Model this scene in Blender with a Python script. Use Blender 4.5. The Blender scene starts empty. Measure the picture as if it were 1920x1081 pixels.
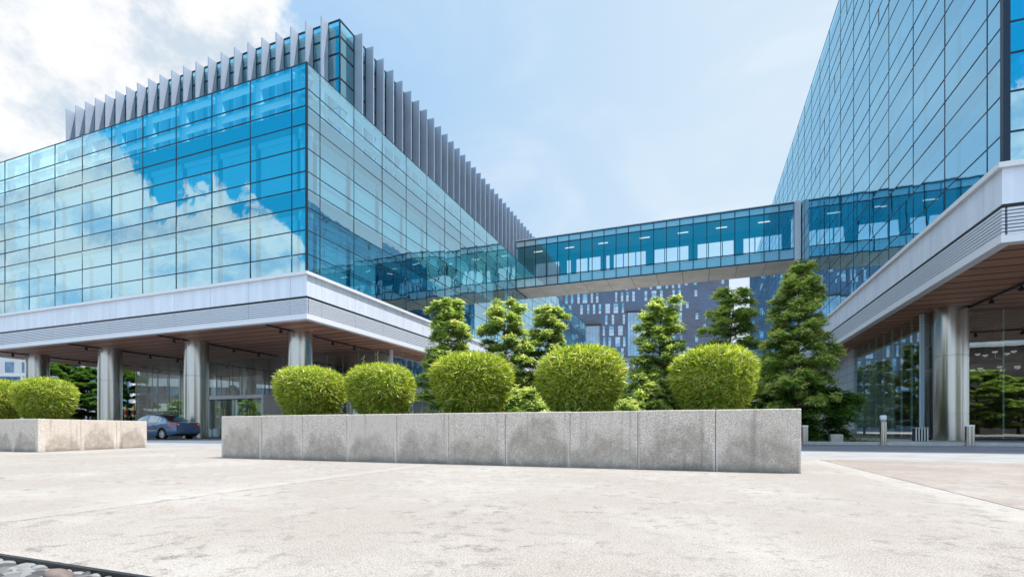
import bpy, math, random
import numpy as np
from mathutils import Vector, Matrix
rnd = random.Random(7)
R = math.radians
SC = bpy.context.scene
COL = SC.collection
# ------------------------------------------------------------------ camera frame
F, CX, HZ, CAMH = 933.0, 960.0, 805.0, 0.58
CC, SS = 0.936, 0.351
def proj(x, y, z):
    d = -SS*x + CC*y
    if d < 0.3: return None
    return CX + F*(CC*x+SS*y)/d, HZ - F*(z-CAMH)/d, d
def px_dir(px):
    r = (px-CX)/F
    return r*CC-SS, r*SS+CC
def x_at(px, Y):
    a, b = px_dir(px); return a/b*Y
# ------------------------------------------------------------------ objects
def tag(o, label=None, cat=None, group=None, kind=None):
    if label: o['label'] = label
    if cat: o['category'] = cat
    if group: o['group'] = group
    if kind: o['kind'] = kind
    return o
def empty(name, loc, label, cat, group=None, rz=0.0):
    o = bpy.data.objects.new(name, None); COL.objects.link(o)
    o.location = loc; o.rotation_euler = (0, 0, rz); o.empty_display_size = 0.3
    return tag(o, label, cat, group)
def world_loc(o):
    v = Vector((0, 0, 0))
    while o is not None:
        v += Vector(o.location); o = o.parent
    return v
class MB:
    def __init__(s): s.v = []; s.f = []; s.mi = []; s.cur = 0
    def quad(s, a, b, c, d):
        n = len(s.v); s.v += [tuple(a), tuple(b), tuple(c), tuple(d)]; s.f.append((n, n+1, n+2, n+3)); s.mi.append(s.cur)
    def poly(s, pts):
        n = len(s.v); s.v += [tuple(p) for p in pts]; s.f.append(tuple(range(n, n+len(pts)))); s.mi.append(s.cur)
    def box(s, x0, x1, y0, y1, z0, z1):
        if x0 > x1: x0, x1 = x1, x0
        if y0 > y1: y0, y1 = y1, y0
        if z0 > z1: z0, z1 = z1, z0
        n = len(s.v)
        s.v += [(x0,y0,z0),(x1,y0,z0),(x1,y1,z0),(x0,y1,z0),(x0,y0,z1),(x1,y0,z1),(x1,y1,z1),(x0,y1,z1)]
        for q in ((0,3,2,1),(4,5,6,7),(0,1,5,4),(1,2,6,5),(2,3,7,6),(3,0,4,7)):
            s.f.append(tuple(n+i for i in q)); s.mi.append(s.cur)
        return s
    def bevbox(s, x0, x1, y0, y1, z0, z1, b=0.01):
        # box with chamfered top and vertical edges
        n = len(s.v)
        def ring(i, z):
            return [(x0+i+b,y0+i,z),(x1-i-b,y0+i,z),(x1-i,y0+i+b,z),(x1-i,y1-i-b,z),(x1-i-b,y1-i,z),(x0+i+b,y1-i,z),(x0+i,y1-i-b,z),(x0+i,y0+i+b,z)]
        s.v += ring(0, z0)+ring(0, z1-b)+ring(b, z1)
        for k in range(2):
            for i in range(8):
                j = (i+1) % 8
                s.f.append((n+k*8+i, n+k*8+j, n+k*8+8+j, n+k*8+8+i)); s.mi.append(s.cur)
        s.f.append(tuple(n+16+i for i in range(8))); s.mi.append(s.cur)
        s.f.append(tuple(n+7-i for i in range(8))); s.mi.append(s.cur)
        return s
    def lathe(s, prof, cx=0, cy=0, seg=24, caps=True):
        n = len(s.v); m = len(prof)
        for (r, z) in prof:
            for k in range(seg):
                a = 2*math.pi*k/seg
                s.v.append((cx+r*math.cos(a), cy+r*math.sin(a), z))
        for i in range(m-1):
            for k in range(seg):
                j = (k+1) % seg
                s.f.append((n+i*seg+k, n+i*seg+j, n+(i+1)*seg+j, n+(i+1)*seg+k)); s.mi.append(s.cur)
        if caps:
            s.f.append(tuple(n+seg-1-k for k in range(seg))); s.mi.append(s.cur)
            s.f.append(tuple(n+(m-1)*seg+k for k in range(seg))); s.mi.append(s.cur)
        return s
    def tube(s, pts, rad, seg=7):
        n = len(s.v); m = len(pts)
        if not isinstance(rad, (list, tuple)): rad = [rad]*m
        for i, p in enumerate(pts):
            p = Vector(p)
            t = (Vector(pts[min(i+1, m-1)]) - Vector(pts[max(i-1, 0)]))
            if t.length < 1e-9: t = Vector((0, 0, 1))
            t.normalize()
            up = Vector((0, 0, 1)) if abs(t.z) < 0.9 else Vector((1, 0, 0))
            a = t.cross(up).normalized(); b = t.cross(a)
            for k in range(seg):
                an = 2*math.pi*k/seg
                s.v.append(tuple(p + (a*math.cos(an)+b*math.sin(an))*rad[i]))
        for i in range(m-1):
            for k in range(seg):
                j = (k+1) % seg
                s.f.append((n+i*seg+k, n+i*seg+j, n+(i+1)*seg+j, n+(i+1)*seg+k)); s.mi.append(s.cur)
        s.f.append(tuple(n+k for k in range(seg))); s.mi.append(s.cur)
        s.f.append(tuple(n+(m-1)*seg+seg-1-k for k in range(seg))); s.mi.append(s.cur)
        return s
    def ball(s, c, rx, ry, rz, seg=12, rings=7, warp=0.0, rr=None):
        n = len(s.v)
        for i in range(rings+1):
            th = math.pi*i/rings
            for k in range(seg):
                a = 2*math.pi*k/seg
                w = 1 + (warp*(rr.random()-.5) if rr and 0 < i < rings else 0)
                s.v.append((c[0]+rx*w*math.sin(th)*math.cos(a), c[1]+ry*w*math.sin(th)*math.sin(a), c[2]+rz*math.cos(th)))
        for i in range(rings):
            for k in range(seg):
                j = (k+1) % seg
                s.f.append((n+i*seg+k, n+(i+1)*seg+k, n+(i+1)*seg+j, n+i*seg+j)); s.mi.append(s.cur)
        return s
    def build(s, name, mats, parent=None, smooth=False, local=False, origin=None, weld=False):
        me = bpy.data.meshes.new(name)
        off = Vector((0, 0, 0))
        if origin is not None: off = Vector(origin)
        elif parent is not None and not local: off = world_loc(parent)
        if off.length > 0: vs = [(a-off.x, b-off.y, c-off.z) for a, b, c in s.v]
        else: vs = s.v
        me.from_pydata(vs, [], s.f)
        if not isinstance(mats, (list, tuple)): mats = [mats]
        for m in mats: me.materials.append(m)
        if len(mats) > 1: me.polygons.foreach_set('material_index', s.mi)
        if smooth: me.polygons.foreach_set('use_smooth', [True]*len(me.polygons))
        me.update()
        if smooth:
            try: me.set_sharp_from_angle(angle=R(38))
            except Exception: pass
        o = bpy.data.objects.new(name, me); COL.objects.link(o)
        if parent is not None:
            o.parent = parent
            if origin is not None and not local: o.location = off - world_loc(parent)
        elif origin is not None: o.location = off
        return o
def copy_tree(o, parent=None):
    c = o.copy(); COL.objects.link(c)
    if parent is not None: c.parent = parent
    for ch in list(o.children): copy_tree(ch, c)
    return c
# ------------------------------------------------------------------ material helpers
class NT:
    def __init__(s, tree): s.t = tree; s.n = tree.nodes; s.l = tree.links
    def node(s, typ, **kw):
        nd = s.n.new(typ)
        for k, v in kw.items(): setattr(nd, k, v)
        return nd
    def set(s, inp, v):
        if hasattr(v, 'is_output') or isinstance(v, bpy.types.NodeSocket): s.l.new(v, inp)
        else: inp.default_value = v
    def math(s, op, a, b=0.0, c=0.0, clamp=False):
        nd = s.node('ShaderNodeMath', operation=op); nd.use_clamp = clamp
        s.set(nd.inputs[0], a); s.set(nd.inputs[1], b); s.set(nd.inputs[2], c)
        return nd.outputs[0]
    def mix(s, fac, a, b, blend='MIX'):
        nd = s.node('ShaderNodeMix', data_type='RGBA', blend_type=blend)
        s.set(nd.inputs[0], fac)
        for i, v in ((6, a), (7, b)):
            if isinstance(v, (tuple, list)) and len(v) == 3: v = tuple(v)+(1,)
            s.set(nd.inputs[i], v)
        return nd.outputs[2]
    def smooth(s, x, a, b, lo=0.0, hi=1.0):
        nd = s.node('ShaderNodeMapRange', interpolation_type='SMOOTHSTEP')
        s.set(nd.inputs[0], x); s.set(nd.inputs[1], a); s.set(nd.inputs[2], b); s.set(nd.inputs[3], lo); s.set(nd.inputs[4], hi)
        return nd.outputs[0]
    def noise(s, vec, scale, detail=4, rough=0.55, dist=0.0):
        nd = s.node('ShaderNodeTexNoise')
        if vec is not None: s.l.new(vec, nd.inputs['Vector'])
        nd.inputs['Scale'].default_value = scale; nd.inputs['Detail'].default_value = detail
        nd.inputs['Roughness'].default_value = rough; nd.inputs['Distortion'].default_value = dist
        return nd.outputs[0]
    def mapping(s, vec, scale=(1,1,1), loc=(0,0,0), rot=(0,0,0)):
        nd = s.node('ShaderNodeMapping'); s.l.new(vec, nd.inputs[0])
        nd.inputs['Scale'].default_value = scale; nd.inputs['Location'].default_value = loc; nd.inputs['Rotation'].default_value = rot
        return nd.outputs[0]
    def coord(s, which='Object'): return s.node('ShaderNodeTexCoord').outputs[which]
    def pos(s): return s.node('ShaderNodeNewGeometry').outputs['Position']
    def sep(s, v):
        nd = s.node('ShaderNodeSeparateXYZ'); s.l.new(v, nd.inputs[0]); return nd.outputs
    def bump(s, h, strength=0.3, dist=0.01):
        nd = s.node('ShaderNodeBump'); s.l.new(h, nd.inputs['Height'])
        nd.inputs['Strength'].default_value = strength; nd.inputs['Distance'].default_value = dist
        return nd.outputs[0]
def newmat(name):
    m = bpy.data.materials.new(name); m.use_nodes = True
    m.node_tree.nodes.clear()
    t = NT(m.node_tree); out = t.node('ShaderNodeOutputMaterial')
    return m, t, out
def c4(c): return tuple(c)+(1,) if len(c) == 3 else tuple(c)
def pbr(name, base, rough=0.5, metal=0.0, var=0.0, vscale=3.0, bump=0.0, bscale=40.0, coat=0.0, stretch=(1,1,1), spec=0.5, emit=None):
    m, t, out = newmat(name)
    b = t.node('ShaderNodeBsdfPrincipled'); t.l.new(b.outputs[0], out.inputs[0])
    b.inputs['Roughness'].default_value = rough; b.inputs['Metallic'].default_value = metal
    b.inputs['Specular IOR Level'].default_value = spec
    if coat: b.inputs['Coat Weight'].default_value = coat; b.inputs['Coat Roughness'].default_value = 0.05
    if var > 0:
        v = t.mapping(t.pos(), stretch)
        n = t.noise(v, vscale, 5, 0.6)
        lo = tuple(max(0, x*(1-var)) for x in base); hi = tuple(min(1, x*(1+var)) for x in base)
        t.l.new(t.mix(t.smooth(n, 0.3, 0.7), lo, hi), b.inputs['Base Color'])
    else: b.inputs['Base Color'].default_value = c4(base)
    if bump > 0:
        t.l.new(t.bump(t.noise(t.pos(), bscale, 3), bump, 0.01), b.inputs['Normal'])
    if emit:
        b.inputs['Emission Color'].default_value = c4(emit[0]); b.inputs['Emission Strength'].default_value = emit[1]
    return m
def glass(name, tint, refl, r0, wave=0.0, rmax=0.97, power=4.0, rough=0.0):
    m, t, out = newmat(name)
    tr = t.node('ShaderNodeBsdfTransparent'); tr.inputs[0].default_value = c4(tint)
    gl = t.node('ShaderNodeBsdfGlossy'); gl.inputs['Color'].default_value = c4(refl); gl.inputs['Roughness'].default_value = rough
    lw = t.node('ShaderNodeLayerWeight'); lw.inputs[0].default_value = 0.5
    f = t.math('POWER', lw.outputs['Facing'], power)
    fac = t.math('MULTIPLY_ADD', f, rmax-r0, r0)
    if wave > 0:
        nb = t.bump(t.noise(t.mapping(t.pos(), (1, 1, 1)), 0.55, 2, 0.5), 1.0, wave)
        t.l.new(nb, gl.inputs['Normal'])
    mx = t.node('ShaderNodeMixShader')
    t.l.new(fac, mx.inputs[0]); t.l.new(tr.outputs[0], mx.inputs[1]); t.l.new(gl.outputs[0], mx.inputs[2])
    t.l.new(mx.outputs[0], out.inputs[0])
    return m
def leafmat(name, c1, c2, c3, trans=0.45, dead=None):
    m, t, out = newmat(name)
    g = t.node('ShaderNodeNewGeometry')
    rp = t.node('ShaderNodeValToRGB'); t.l.new(g.outputs['Random Per Island'], rp.inputs[0])
    e = rp.color_ramp.elements; e[0].color = c4(c1); e[1].color = c4(c3); e.new(0.55).color = c4(c2)
    if dead: e.new(0.93).color = c4(c3); e[len(e)-1].color = c4(dead)
    d = t.node('ShaderNodeBsdfDiffuse'); tl = t.node('ShaderNodeBsdfTranslucent'); gl = t.node('ShaderNodeBsdfGlossy')
    gl.inputs['Roughness'].default_value = 0.4; gl.inputs['Color'].default_value = (0.75, 0.8, 0.7, 1)
    t.l.new(rp.outputs[0], d.inputs[0])
    br = t.mix(1.0, rp.outputs[0], (1.25, 1.2, 0.6), 'MULTIPLY'); t.l.new(br, tl.inputs[0])
    m1 = t.node('ShaderNodeMixShader'); m1.inputs[0].default_value = trans
    t.l.new(d.outputs[0], m1.inputs[1]); t.l.new(tl.outputs[0], m1.inputs[2])
    m2 = t.node('ShaderNodeMixShader'); m2.inputs[0].default_value = 0.06
    t.l.new(m1.outputs[0], m2.inputs[1]); t.l.new(gl.outputs[0], m2.inputs[2])
    t.l.new(m2.outputs[0], out.inputs[0])
    return m
# ------------------------------------------------------------------ materials
M = {}
M['glass'] = glass('curtain_glass', (0.36, 0.85, 1.0), (0.66, 0.92, 1.0), 0.47, wave=0.008)
M['glass_sheer'] = glass('sheer_curtain_glass', (0.28, 0.74, 1.0), (0.56, 0.87, 1.0), 0.56, wave=0.003)
M['glass_lobby'] = glass('lobby_glass', (0.78, 0.86, 0.84), (0.92, 1.0, 0.98), 0.30, wave=0.0015, power=4.0)
M['glass_roof'] = glass('rooftop_glass', (0.35, 0.75, 0.88), (0.55, 0.92, 1.0), 0.42, wave=0.003)
M['glass_bridge'] = glass('bridge_glass', (0.92, 0.97, 0.99), (0.32, 0.95, 1.0), 0.30, wave=0.002)
M['glass_pale'] = glass('pale_spandrel_glass', (0.92, 0.98, 1.0), (0.75, 0.97, 1.0), 0.26, wave=0.002)
M['glass_back'] = glass('clear_glass', (0.95, 0.98, 0.99), (0.9, 1, 1), 0.05)
M['mullion'] = pbr('dark_mullion', (0.010, 0.026, 0.05), 0.4, 0.3)
M['alu'] = pbr('silver_cladding', (0.79, 0.835, 0.945), 0.42, 0.1, var=0.07, vscale=1.0, stretch=(2.2,2.2,0.25))
M['alu_white'] = pbr('white_trim', (0.82, 0.83, 0.87), 0.4, 0.0)
M['louvre'] = pbr('louvre_metal', (0.70, 0.74, 0.82), 0.45, 0.15)
M['fin'] = pbr('fin_metal', (0.38, 0.45, 0.56), 0.5, 0.22, var=0.05, vscale=0.8)
M['dark'] = pbr('dark_backing', (0.02, 0.025, 0.03), 0.8)
M['spandrel'] = pbr('spandrel_backing', (0.03, 0.10, 0.16), 0.7)
M['blind'] = pbr('roller_blind', (0.64, 0.72, 0.76), 0.9, var=0.05, vscale=0.8, stretch=(1,1,0.3))
M['slab'] = pbr('interior_slab', (0.35, 0.36, 0.37), 0.8)
M['room'] = pbr('interior_room', (0.10, 0.12, 0.13), 0.9, var=0.5, vscale=0.5)
M['deck'] = pbr('roof_deck', (0.45, 0.45, 0.44), 0.9)
M['soffit'] = pbr('brown_soffit_panel', (0.46, 0.215, 0.135), 0.5, var=0.18, vscale=0.7, stretch=(0.25,1,1))
M['soffit_bridge'] = pbr('grey_soffit_panel', (0.52, 0.51, 0.475), 0.6, var=0.12, vscale=0.5)
M['black'] = pbr('black_metal', (0.012, 0.012, 0.014), 0.45)
M['brass'] = pbr('brass', (0.55, 0.42, 0.16), 0.3, 0.9)
M['white'] = pbr('white_paint', (0.8, 0.8, 0.8), 0.45)
M['stone_dark'] = pbr('dark_lobby_wall', (0.07, 0.04, 0.032), 0.5, var=0.3, vscale=1.0)
M['lobby_floor'] = pbr('lobby_floor', (0.06, 0.055, 0.05), 0.25)
M['bark'] = pbr('bark', (0.09, 0.065, 0.045), 0.9, var=0.3, vscale=8, bump=0.5)
M['soil'] = pbr('soil', (0.06, 0.045, 0.03), 0.95, var=0.4, vscale=9, bump=0.8)
M['pale_stone'] = pbr('pale_stone', (0.55, 0.50, 0.43), 0.8, var=0.12, vscale=6)
M['leaf'] = leafmat('tree_leaf', (0.11, 0.24, 0.05), (0.30, 0.46, 0.11), (0.74, 0.82, 0.42), 0.56)
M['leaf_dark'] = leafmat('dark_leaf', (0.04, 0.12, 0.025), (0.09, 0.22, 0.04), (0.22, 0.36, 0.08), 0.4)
M['bamboo'] = leafmat('bamboo_leaf', (0.16, 0.27, 0.016), (0.44, 0.58, 0.035), (0.80, 0.80, 0.26), 0.45, (0.42, 0.30, 0.14))
M['leaf_new_lit'] = leafmat('new_leaf_lit', (0.44, 0.55, 0.17), (0.68, 0.74, 0.36), (0.90, 0.90, 0.62), 0.5)  # new leaves; sunlit highlights of the crown tops are put into this colour too
M['grass'] = leafmat('grass_blade', (0.08, 0.16, 0.02), (0.14, 0.25, 0.03), (0.3, 0.36, 0.1), 0.4)
def steel():
    m, t, out = newmat('brushed_steel')
    b = t.node('ShaderNodeBsdfPrincipled'); t.l.new(b.outputs[0], out.inputs[0])
    n = t.noise(t.mapping(t.pos(), (30, 30, 0.5)), 4, 3)
    t.l.new(t.mix(n, (0.46, 0.46, 0.45), (0.54, 0.535, 0.52)), b.inputs['Base Color'])
    b.inputs['Metallic'].default_value = 1.0
    t.l.new(t.math('MULTIPLY_ADD', n, 0.06, 0.2), b.inputs['Roughness'])
    return m
M['steel'] = steel()
def granite():
    m, t, out = newmat('speckled_granite')
    b = t.node('ShaderNodeBsdfPrincipled'); t.l.new(b.outputs[0], out.inputs[0]); b.inputs['Roughness'].default_value = 0.75
    p = t.pos(); o = t.coord('Object'); oi = t.node('ShaderNodeObjectInfo')
    sp = t.noise(p, 95, 2, 0.75); sp2 = t.noise(p, 38, 3, 0.7)
    base = t.mix(t.smooth(sp, 0.33, 0.67), (0.30, 0.262, 0.225), (1.0, 0.885, 0.785))
    base = t.mix(t.smooth(sp2, 0.35, 0.7, 0, 0.4), base, (0.66, 0.57, 0.50))
    big = t.noise(p, 1.1, 4, 0.6)
    # damp stain rising from the foot of each slab, clear along the joints
    x, y, z = t.sep(o)
    ax = t.math('ABSOLUTE', x)
    ed = t.smooth(ax, 0.52, 0.25)
    wob = t.noise(p, 2.6, 5, 0.62); wob2 = t.noise(p, 9, 3, 0.6)
    lim = t.math('MULTIPLY_ADD', wob, 0.95, t.math('MULTIPLY_ADD', oi.outputs['Random'], 0.22, -0.64))
    lim = t.math('ADD', lim, t.math('MULTIPLY', ed, 0.32)); lim = t.math('MULTIPLY_ADD', wob2, 0.10, lim)
    st = t.smooth(t.math('SUBTRACT', lim, t.math('MULTIPLY', z, 1.0)), 0.06, 0.40)
    st = t.math('MULTIPLY', st, t.smooth(t.noise(p, 5.5, 6, 0.7), 0.3, 0.62, 0.28, 0.68))
    col = t.mix(st, base, t.mix(sp, (0.10, 0.082, 0.068), (0.45, 0.38, 0.325)))
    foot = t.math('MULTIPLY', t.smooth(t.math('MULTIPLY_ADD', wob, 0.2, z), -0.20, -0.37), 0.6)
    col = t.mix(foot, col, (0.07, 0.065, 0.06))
    streak = t.noise(t.mapping(p, (14, 14, 0.6)), 1.0, 3, 0.6)
    col = t.mix(t.math('MULTIPLY', t.smooth(streak, 0.52, 0.78), 0.38), col, (0.17, 0.145, 0.125))
    wh = t.math('MULTIPLY', t.smooth(ax, 0.485, 0.515), t.smooth(t.math('MULTIPLY_ADD', wob, 0.4, z), 0.4, -0.1))
    col = t.mix(t.math('MULTIPLY', wh, 0.38), col, (0.85, 0.82, 0.78))
    t.l.new(col, b.inputs['Base Color'])
    t.l.new(t.bump(sp, 0.25, 0.004), b.inputs['Normal'])
    return m
M['granite'] = granite()
def paving(name, warm):
    m, t, out = newmat(name)
    b = t.node('ShaderNodeBsdfPrincipled'); t.l.new(b.outputs[0], out.inputs[0]); b.inputs['Roughness'].default_value = 0.85
    p = t.pos()
    fine = t.noise(p, 130, 3, 0.7); mid = t.noise(p, 22, 5, 0.68); big = t.noise(p, 0.55, 9, 0.68); big2 = t.noise(p, 1.7, 9, 0.72); grit = t.noise(p, 48, 4, 0.75)
    lt, dk = ((0.455, 0.42, 0.382), (0.16, 0.130, 0.108)) if not warm else ((0.38, 0.325, 0.285), (0.15, 0.117, 0.098))
    col = t.mix(t.smooth(fine, 0.30, 0.66), dk, lt)
    col = t.mix(t.math('MULTIPLY', t.smooth(big, 0.42, 0.68), 0.42), col, (0.50, 0.485, 0.46))
    col = t.mix(t.math('MULTIPLY', t.smooth(big2, 0.5, 0.72), 0.45), col, (0.33, 0.275, 0.235))
    col = t.mix(t.math('MULTIPLY', t.smooth(grit, 0.54, 0.68), 0.6), col, (0.15, 0.12, 0.104))
    mott = t.smooth(t.noise(p, 6.5, 9, 0.76, 0.3), 0.50, 0.64)
    mott = t.math('MULTIPLY', mott, t.smooth(t.noise(p, 1.1, 5, 0.6), 0.42, 0.60, 0.25, 1.0))
    col = t.mix(t.math('MULTIPLY', mott, t.smooth(t.noise(p, 75, 3, 0.7), 0.38, 0.56, 0.22, 0.88)), col, (0.12, 0.105, 0.09))
    spots = t.math('MULTIPLY', t.smooth(mid, 0.56, 0.70), t.smooth(big2, 0.42, 0.60))
    col = t.mix(t.math('MULTIPLY', spots, 0.75), col, (0.15, 0.115, 0.095))
    x, y, z = t.sep(p)
    # pale trowelled margin along the sawn joints
    for jx in (2.2, -4.07):
        dx = t.math('SUBTRACT', x, jx)
        bandm = t.math('MULTIPLY', t.smooth(dx, -0.34, -0.22), t.smooth(dx, 0.0, -0.02))
        col = t.mix(t.math('MULTIPLY', bandm, 0.13), col, (0.56, 0.545, 0.52))
    t.l.new(col, b.inputs['Base Color'])
    t.l.new(t.bump(t.math('MULTIPLY_ADD', mid, 0.8, fine), 0.55, 0.006), b.inputs['Normal'])
    return m
M['paving'] = paving('exposed_aggregate', False)
M['paving_warm'] = paving('pinkish_aggregate', True)
M['concrete'] = pbr('pale_concrete', (0.31, 0.305, 0.30), 0.9, var=0.14, vscale=1.5, bump=0.2)
M['asphalt'] = pbr('asphalt', (0.135, 0.155, 0.19), 0.85, var=0.2, vscale=1.2, bump=0.3, bscale=80, stretch=(0.3,1,1))
M['kerb'] = pbr('kerb_stone', (0.5, 0.5, 0.49), 0.8, var=0.1, vscale=4)
M['ground'] = pbr('far_ground', (0.22, 0.22, 0.21), 0.95, var=0.2, vscale=0.3)
# ------------------------------------------------------------------ world, sun, camera
SUN = Vector((0.36, 0.152, 0.92)).normalized()
el = math.asin(SUN.z); az = math.atan2(SUN.x, SUN.y)
W = bpy.data.worlds.new('World'); SC.world = W; W.use_nodes = True
W.node_tree.nodes.clear()
t = NT(W.node_tree)
wo = t.node('ShaderNodeOutputWorld'); bg = t.node('ShaderNodeBackground'); t.l.new(bg.outputs[0], wo.inputs[0])
STR = 0.1
bg.inputs[1].default_value = STR
sky = t.node('ShaderNodeTexSky', sky_type='NISHITA'); sky.sun_disc = False
sky.sun_elevation = el; sky.sun_rotation = az; sky.air_density = 1.0; sky.dust_density = 1.5; sky.ozone_density = 2.0
n = t.coord('Generated'); nx, ny, nz = t.sep(n)
def k(c): return tuple(v/STR for v in c)
D = 180/math.pi
elev = t.math('MULTIPLY', t.math('ARCSINE', nz), D)
azf = t.math('MULTIPLY', t.math('ARCTAN2', nx, ny), D)
azb = t.math('MULTIPLY', t.math('ARCTAN2', nx, t.math('MULTIPLY', ny, -1.0)), D)
front = t.smooth(ny, -0.05, 0.12)
# hazy bright sky ahead, deep blue behind
hz1 = t.mix(t.smooth(azf, -48, 12), k((0.39, 0.63, 0.91)), k((0.67, 0.81, 0.93)))
wisp = t.noise(t.mapping(n, (1, 1, 2.2)), 2.6, 6, 0.55, 0.6)
hz1 = t.mix(t.math('MULTIPLY', t.smooth(wisp, 0.42, 0.72), t.smooth(azf, -40, 15, 0.25, 0.75)), hz1, k((0.86, 0.93, 0.98)))
hz1 = t.mix(t.smooth(elev, 24, 5, 0, 0.7), hz1, k((0.84, 0.92, 0.98)))
fsky = t.mix(0.85, sky.outputs[0], hz1)
deep = t.mix(t.smooth(elev, 5, 50), k((0.03, 0.58, 1.0)), k((0.006, 0.48, 1.0)))
bsky = t.mix(0.96, sky.outputs[0], deep)
base = t.mix(front, bsky, fsky)
n1 = t.noise(n, 5.5, 9, 0.6, 0.25); n2 = t.noise(t.mapping(n, (1, 1, 1.3), (3.1, 1.7, 0.4)), 7.5, 7, 0.62); n3 = t.noise(n, 2.2, 3, 0.5)
# cumulus ahead on the left
edge = t.math('ADD', -45.5, t.math('MULTIPLY', t.math('SUBTRACT', n1, 0.5), 22.0))
cf = t.smooth(t.math('SUBTRACT', edge, azf), -1.2, 1.6)
cf = t.math('MULTIPLY', cf, front)
cov = t.smooth(t.math('MULTIPLY_ADD', n3, 0.5, t.math('MULTIPLY', n2, 0.6)), 0.42, 0.54, 0.42, 1.0)
cf = t.math('MULTIPLY', cf, cov)
fcol = t.mix(t.smooth(n2, 0.38, 0.58), k((0.585, 0.675, 0.77)), k((0.90, 0.905, 0.915)))
base = t.mix(cf, base, fcol)
# cumulus bank behind the viewer (seen in the glass; its +X half unseen, added to whiten the ambient light)
CPTS = [(-80, 58), (-72, 42), (-67, 31), (-64, 27), (-62.2, 25.8), (-61.2, 25.2), (-60.1, 24.6), (-59.2, 23.9), (-58.2, 22.6), (-57.2, 21.2), (-56.2, 19.6), (-55.2, 20.5), (-54.2, 21.4), (-53.1, 22.4), (-52.0, 23.3), (-50.6, 22.7), (-49.5, 22.0), (-48.3, 22.9), (-47.3, 22.5), (-46.1, 21.7), (-44.8, 20.9), (-44.0, 19.8), (-43.1, 18.2), (-41.5, 15), (-38, 13), (-25, 12.5), (0, 13), (10, 17), (30, 29), (60, 42), (80, 50)]
fc = t.node('ShaderNodeFloatCurve'); cm = fc.mapping.curves[0]
while len(cm.points) > 2: cm.points.remove(cm.points[1])
pts_ = [((a+90)/180, e/60) for a, e in CPTS]
cm.points[0].location = (0, 1); cm.points[1].location = (1, 1)
for q in pts_: cm.points.new(*q).handle_type = 'VECTOR'
fc.mapping.update()
t.l.new(t.math('MULTIPLY_ADD', azb, 1/180, 0.5), fc.inputs[1])
eb = t.math('MULTIPLY', fc.outputs[0], 60.0)
eb = t.math('ADD', eb, t.math('MULTIPLY', t.math('SUBTRACT', n1, 0.48), 6.0))
n4 = t.noise(t.mapping(n, (1, 1, 1.2), (5.2, 0.3, 2.2)), 15.0, 9, 0.62, 0.0)
eb = t.math('ADD', eb, t.math('MULTIPLY', t.math('SUBTRACT', n4, 0.48), 9.0))
cb = t.smooth(t.math('DIVIDE', t.math('SUBTRACT', eb, elev), t.smooth(azb, -60, -70, 0.55, 4.0)), -0.5, 1.3)
cb = t.math('MULTIPLY', cb, t.math('SUBTRACT', 1.0, front))
bcol = t.mix(t.smooth(t.math('MULTIPLY_ADD', n4, 0.5, t.math('MULTIPLY', n2, 0.5)), 0.40, 0.58), k((0.55, 0.80, 1.04)), k((1.26, 1.27, 1.27)))
base = t.mix(t.math('MULTIPLY', cb, 0.96), base, bcol)
zen = t.math('MULTIPLY', t.math('ADD', t.math('MULTIPLY', t.smooth(elev, 43, 56), front), t.math('MULTIPLY', t.smooth(elev, 36, 48), t.math('SUBTRACT', 1.0, front))), t.smooth(n3, 0.25, 0.6, 0.6, 1.0))  # bright cloud overhead, out of view, added to lift the ambient light
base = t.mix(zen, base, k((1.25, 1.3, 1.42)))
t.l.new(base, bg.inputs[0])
sl = bpy.data.lights.new('sun', 'SUN'); sl.energy = 5.0; sl.angle = R(0.53); sl.color = (1.0, 0.975, 0.94)
so = bpy.data.objects.new('sun', sl); COL.objects.link(so)
so.rotation_euler = SUN.to_track_quat('Z', 'Y').to_euler(); so.location = (30, 20, 90)
cam = bpy.data.cameras.new('camera'); co = bpy.data.objects.new('camera', cam); COL.objects.link(co)
cam.sensor_width = 36; cam.lens = 36*F/1920; cam.clip_end = 3000; cam.clip_start = 0.05
cam.shift_y = (HZ-540.5)/1920
co.location = (0, 0, CAMH); co.rotation_euler = (R(90), 0, math.atan2(SS, CC))
SC.camera = co
SC.view_settings.view_transform = 'Standard'; SC.view_settings.look = 'None'
SC.view_settings.exposure = 0.16; SC.view_settings.gamma = 1
try: SC.view_settings.use_curve_mapping = False
except Exception: pass
cy = SC.cycles
cy.max_bounces = 10; cy.transparent_max_bounces = 24; cy.glossy_bounces = 5; cy.diffuse_bounces = 3; cy.transmission_bounces = 4
cy.caustics_reflective = False; cy.caustics_refractive = False; cy.sample_clamp_indirect = 6
# ================================================================== SETTING
def structure(name, mb, mat, kind='structure'):
    o = mb.build(name, mat); o['kind'] = kind; return o
structure('ground', MB().box(-900, 900, -700, 1500, -0.6, -0.30), M['ground'])
mb = MB()
mb.box(-60, 2.195, 1.345, 11.2, -0.25, 0); mb.box(-60, 45, -14, 0.70, -0.25, 0); mb.box(1.6, 2.195, 0.70, 1.345, -0.25, 0)
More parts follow.
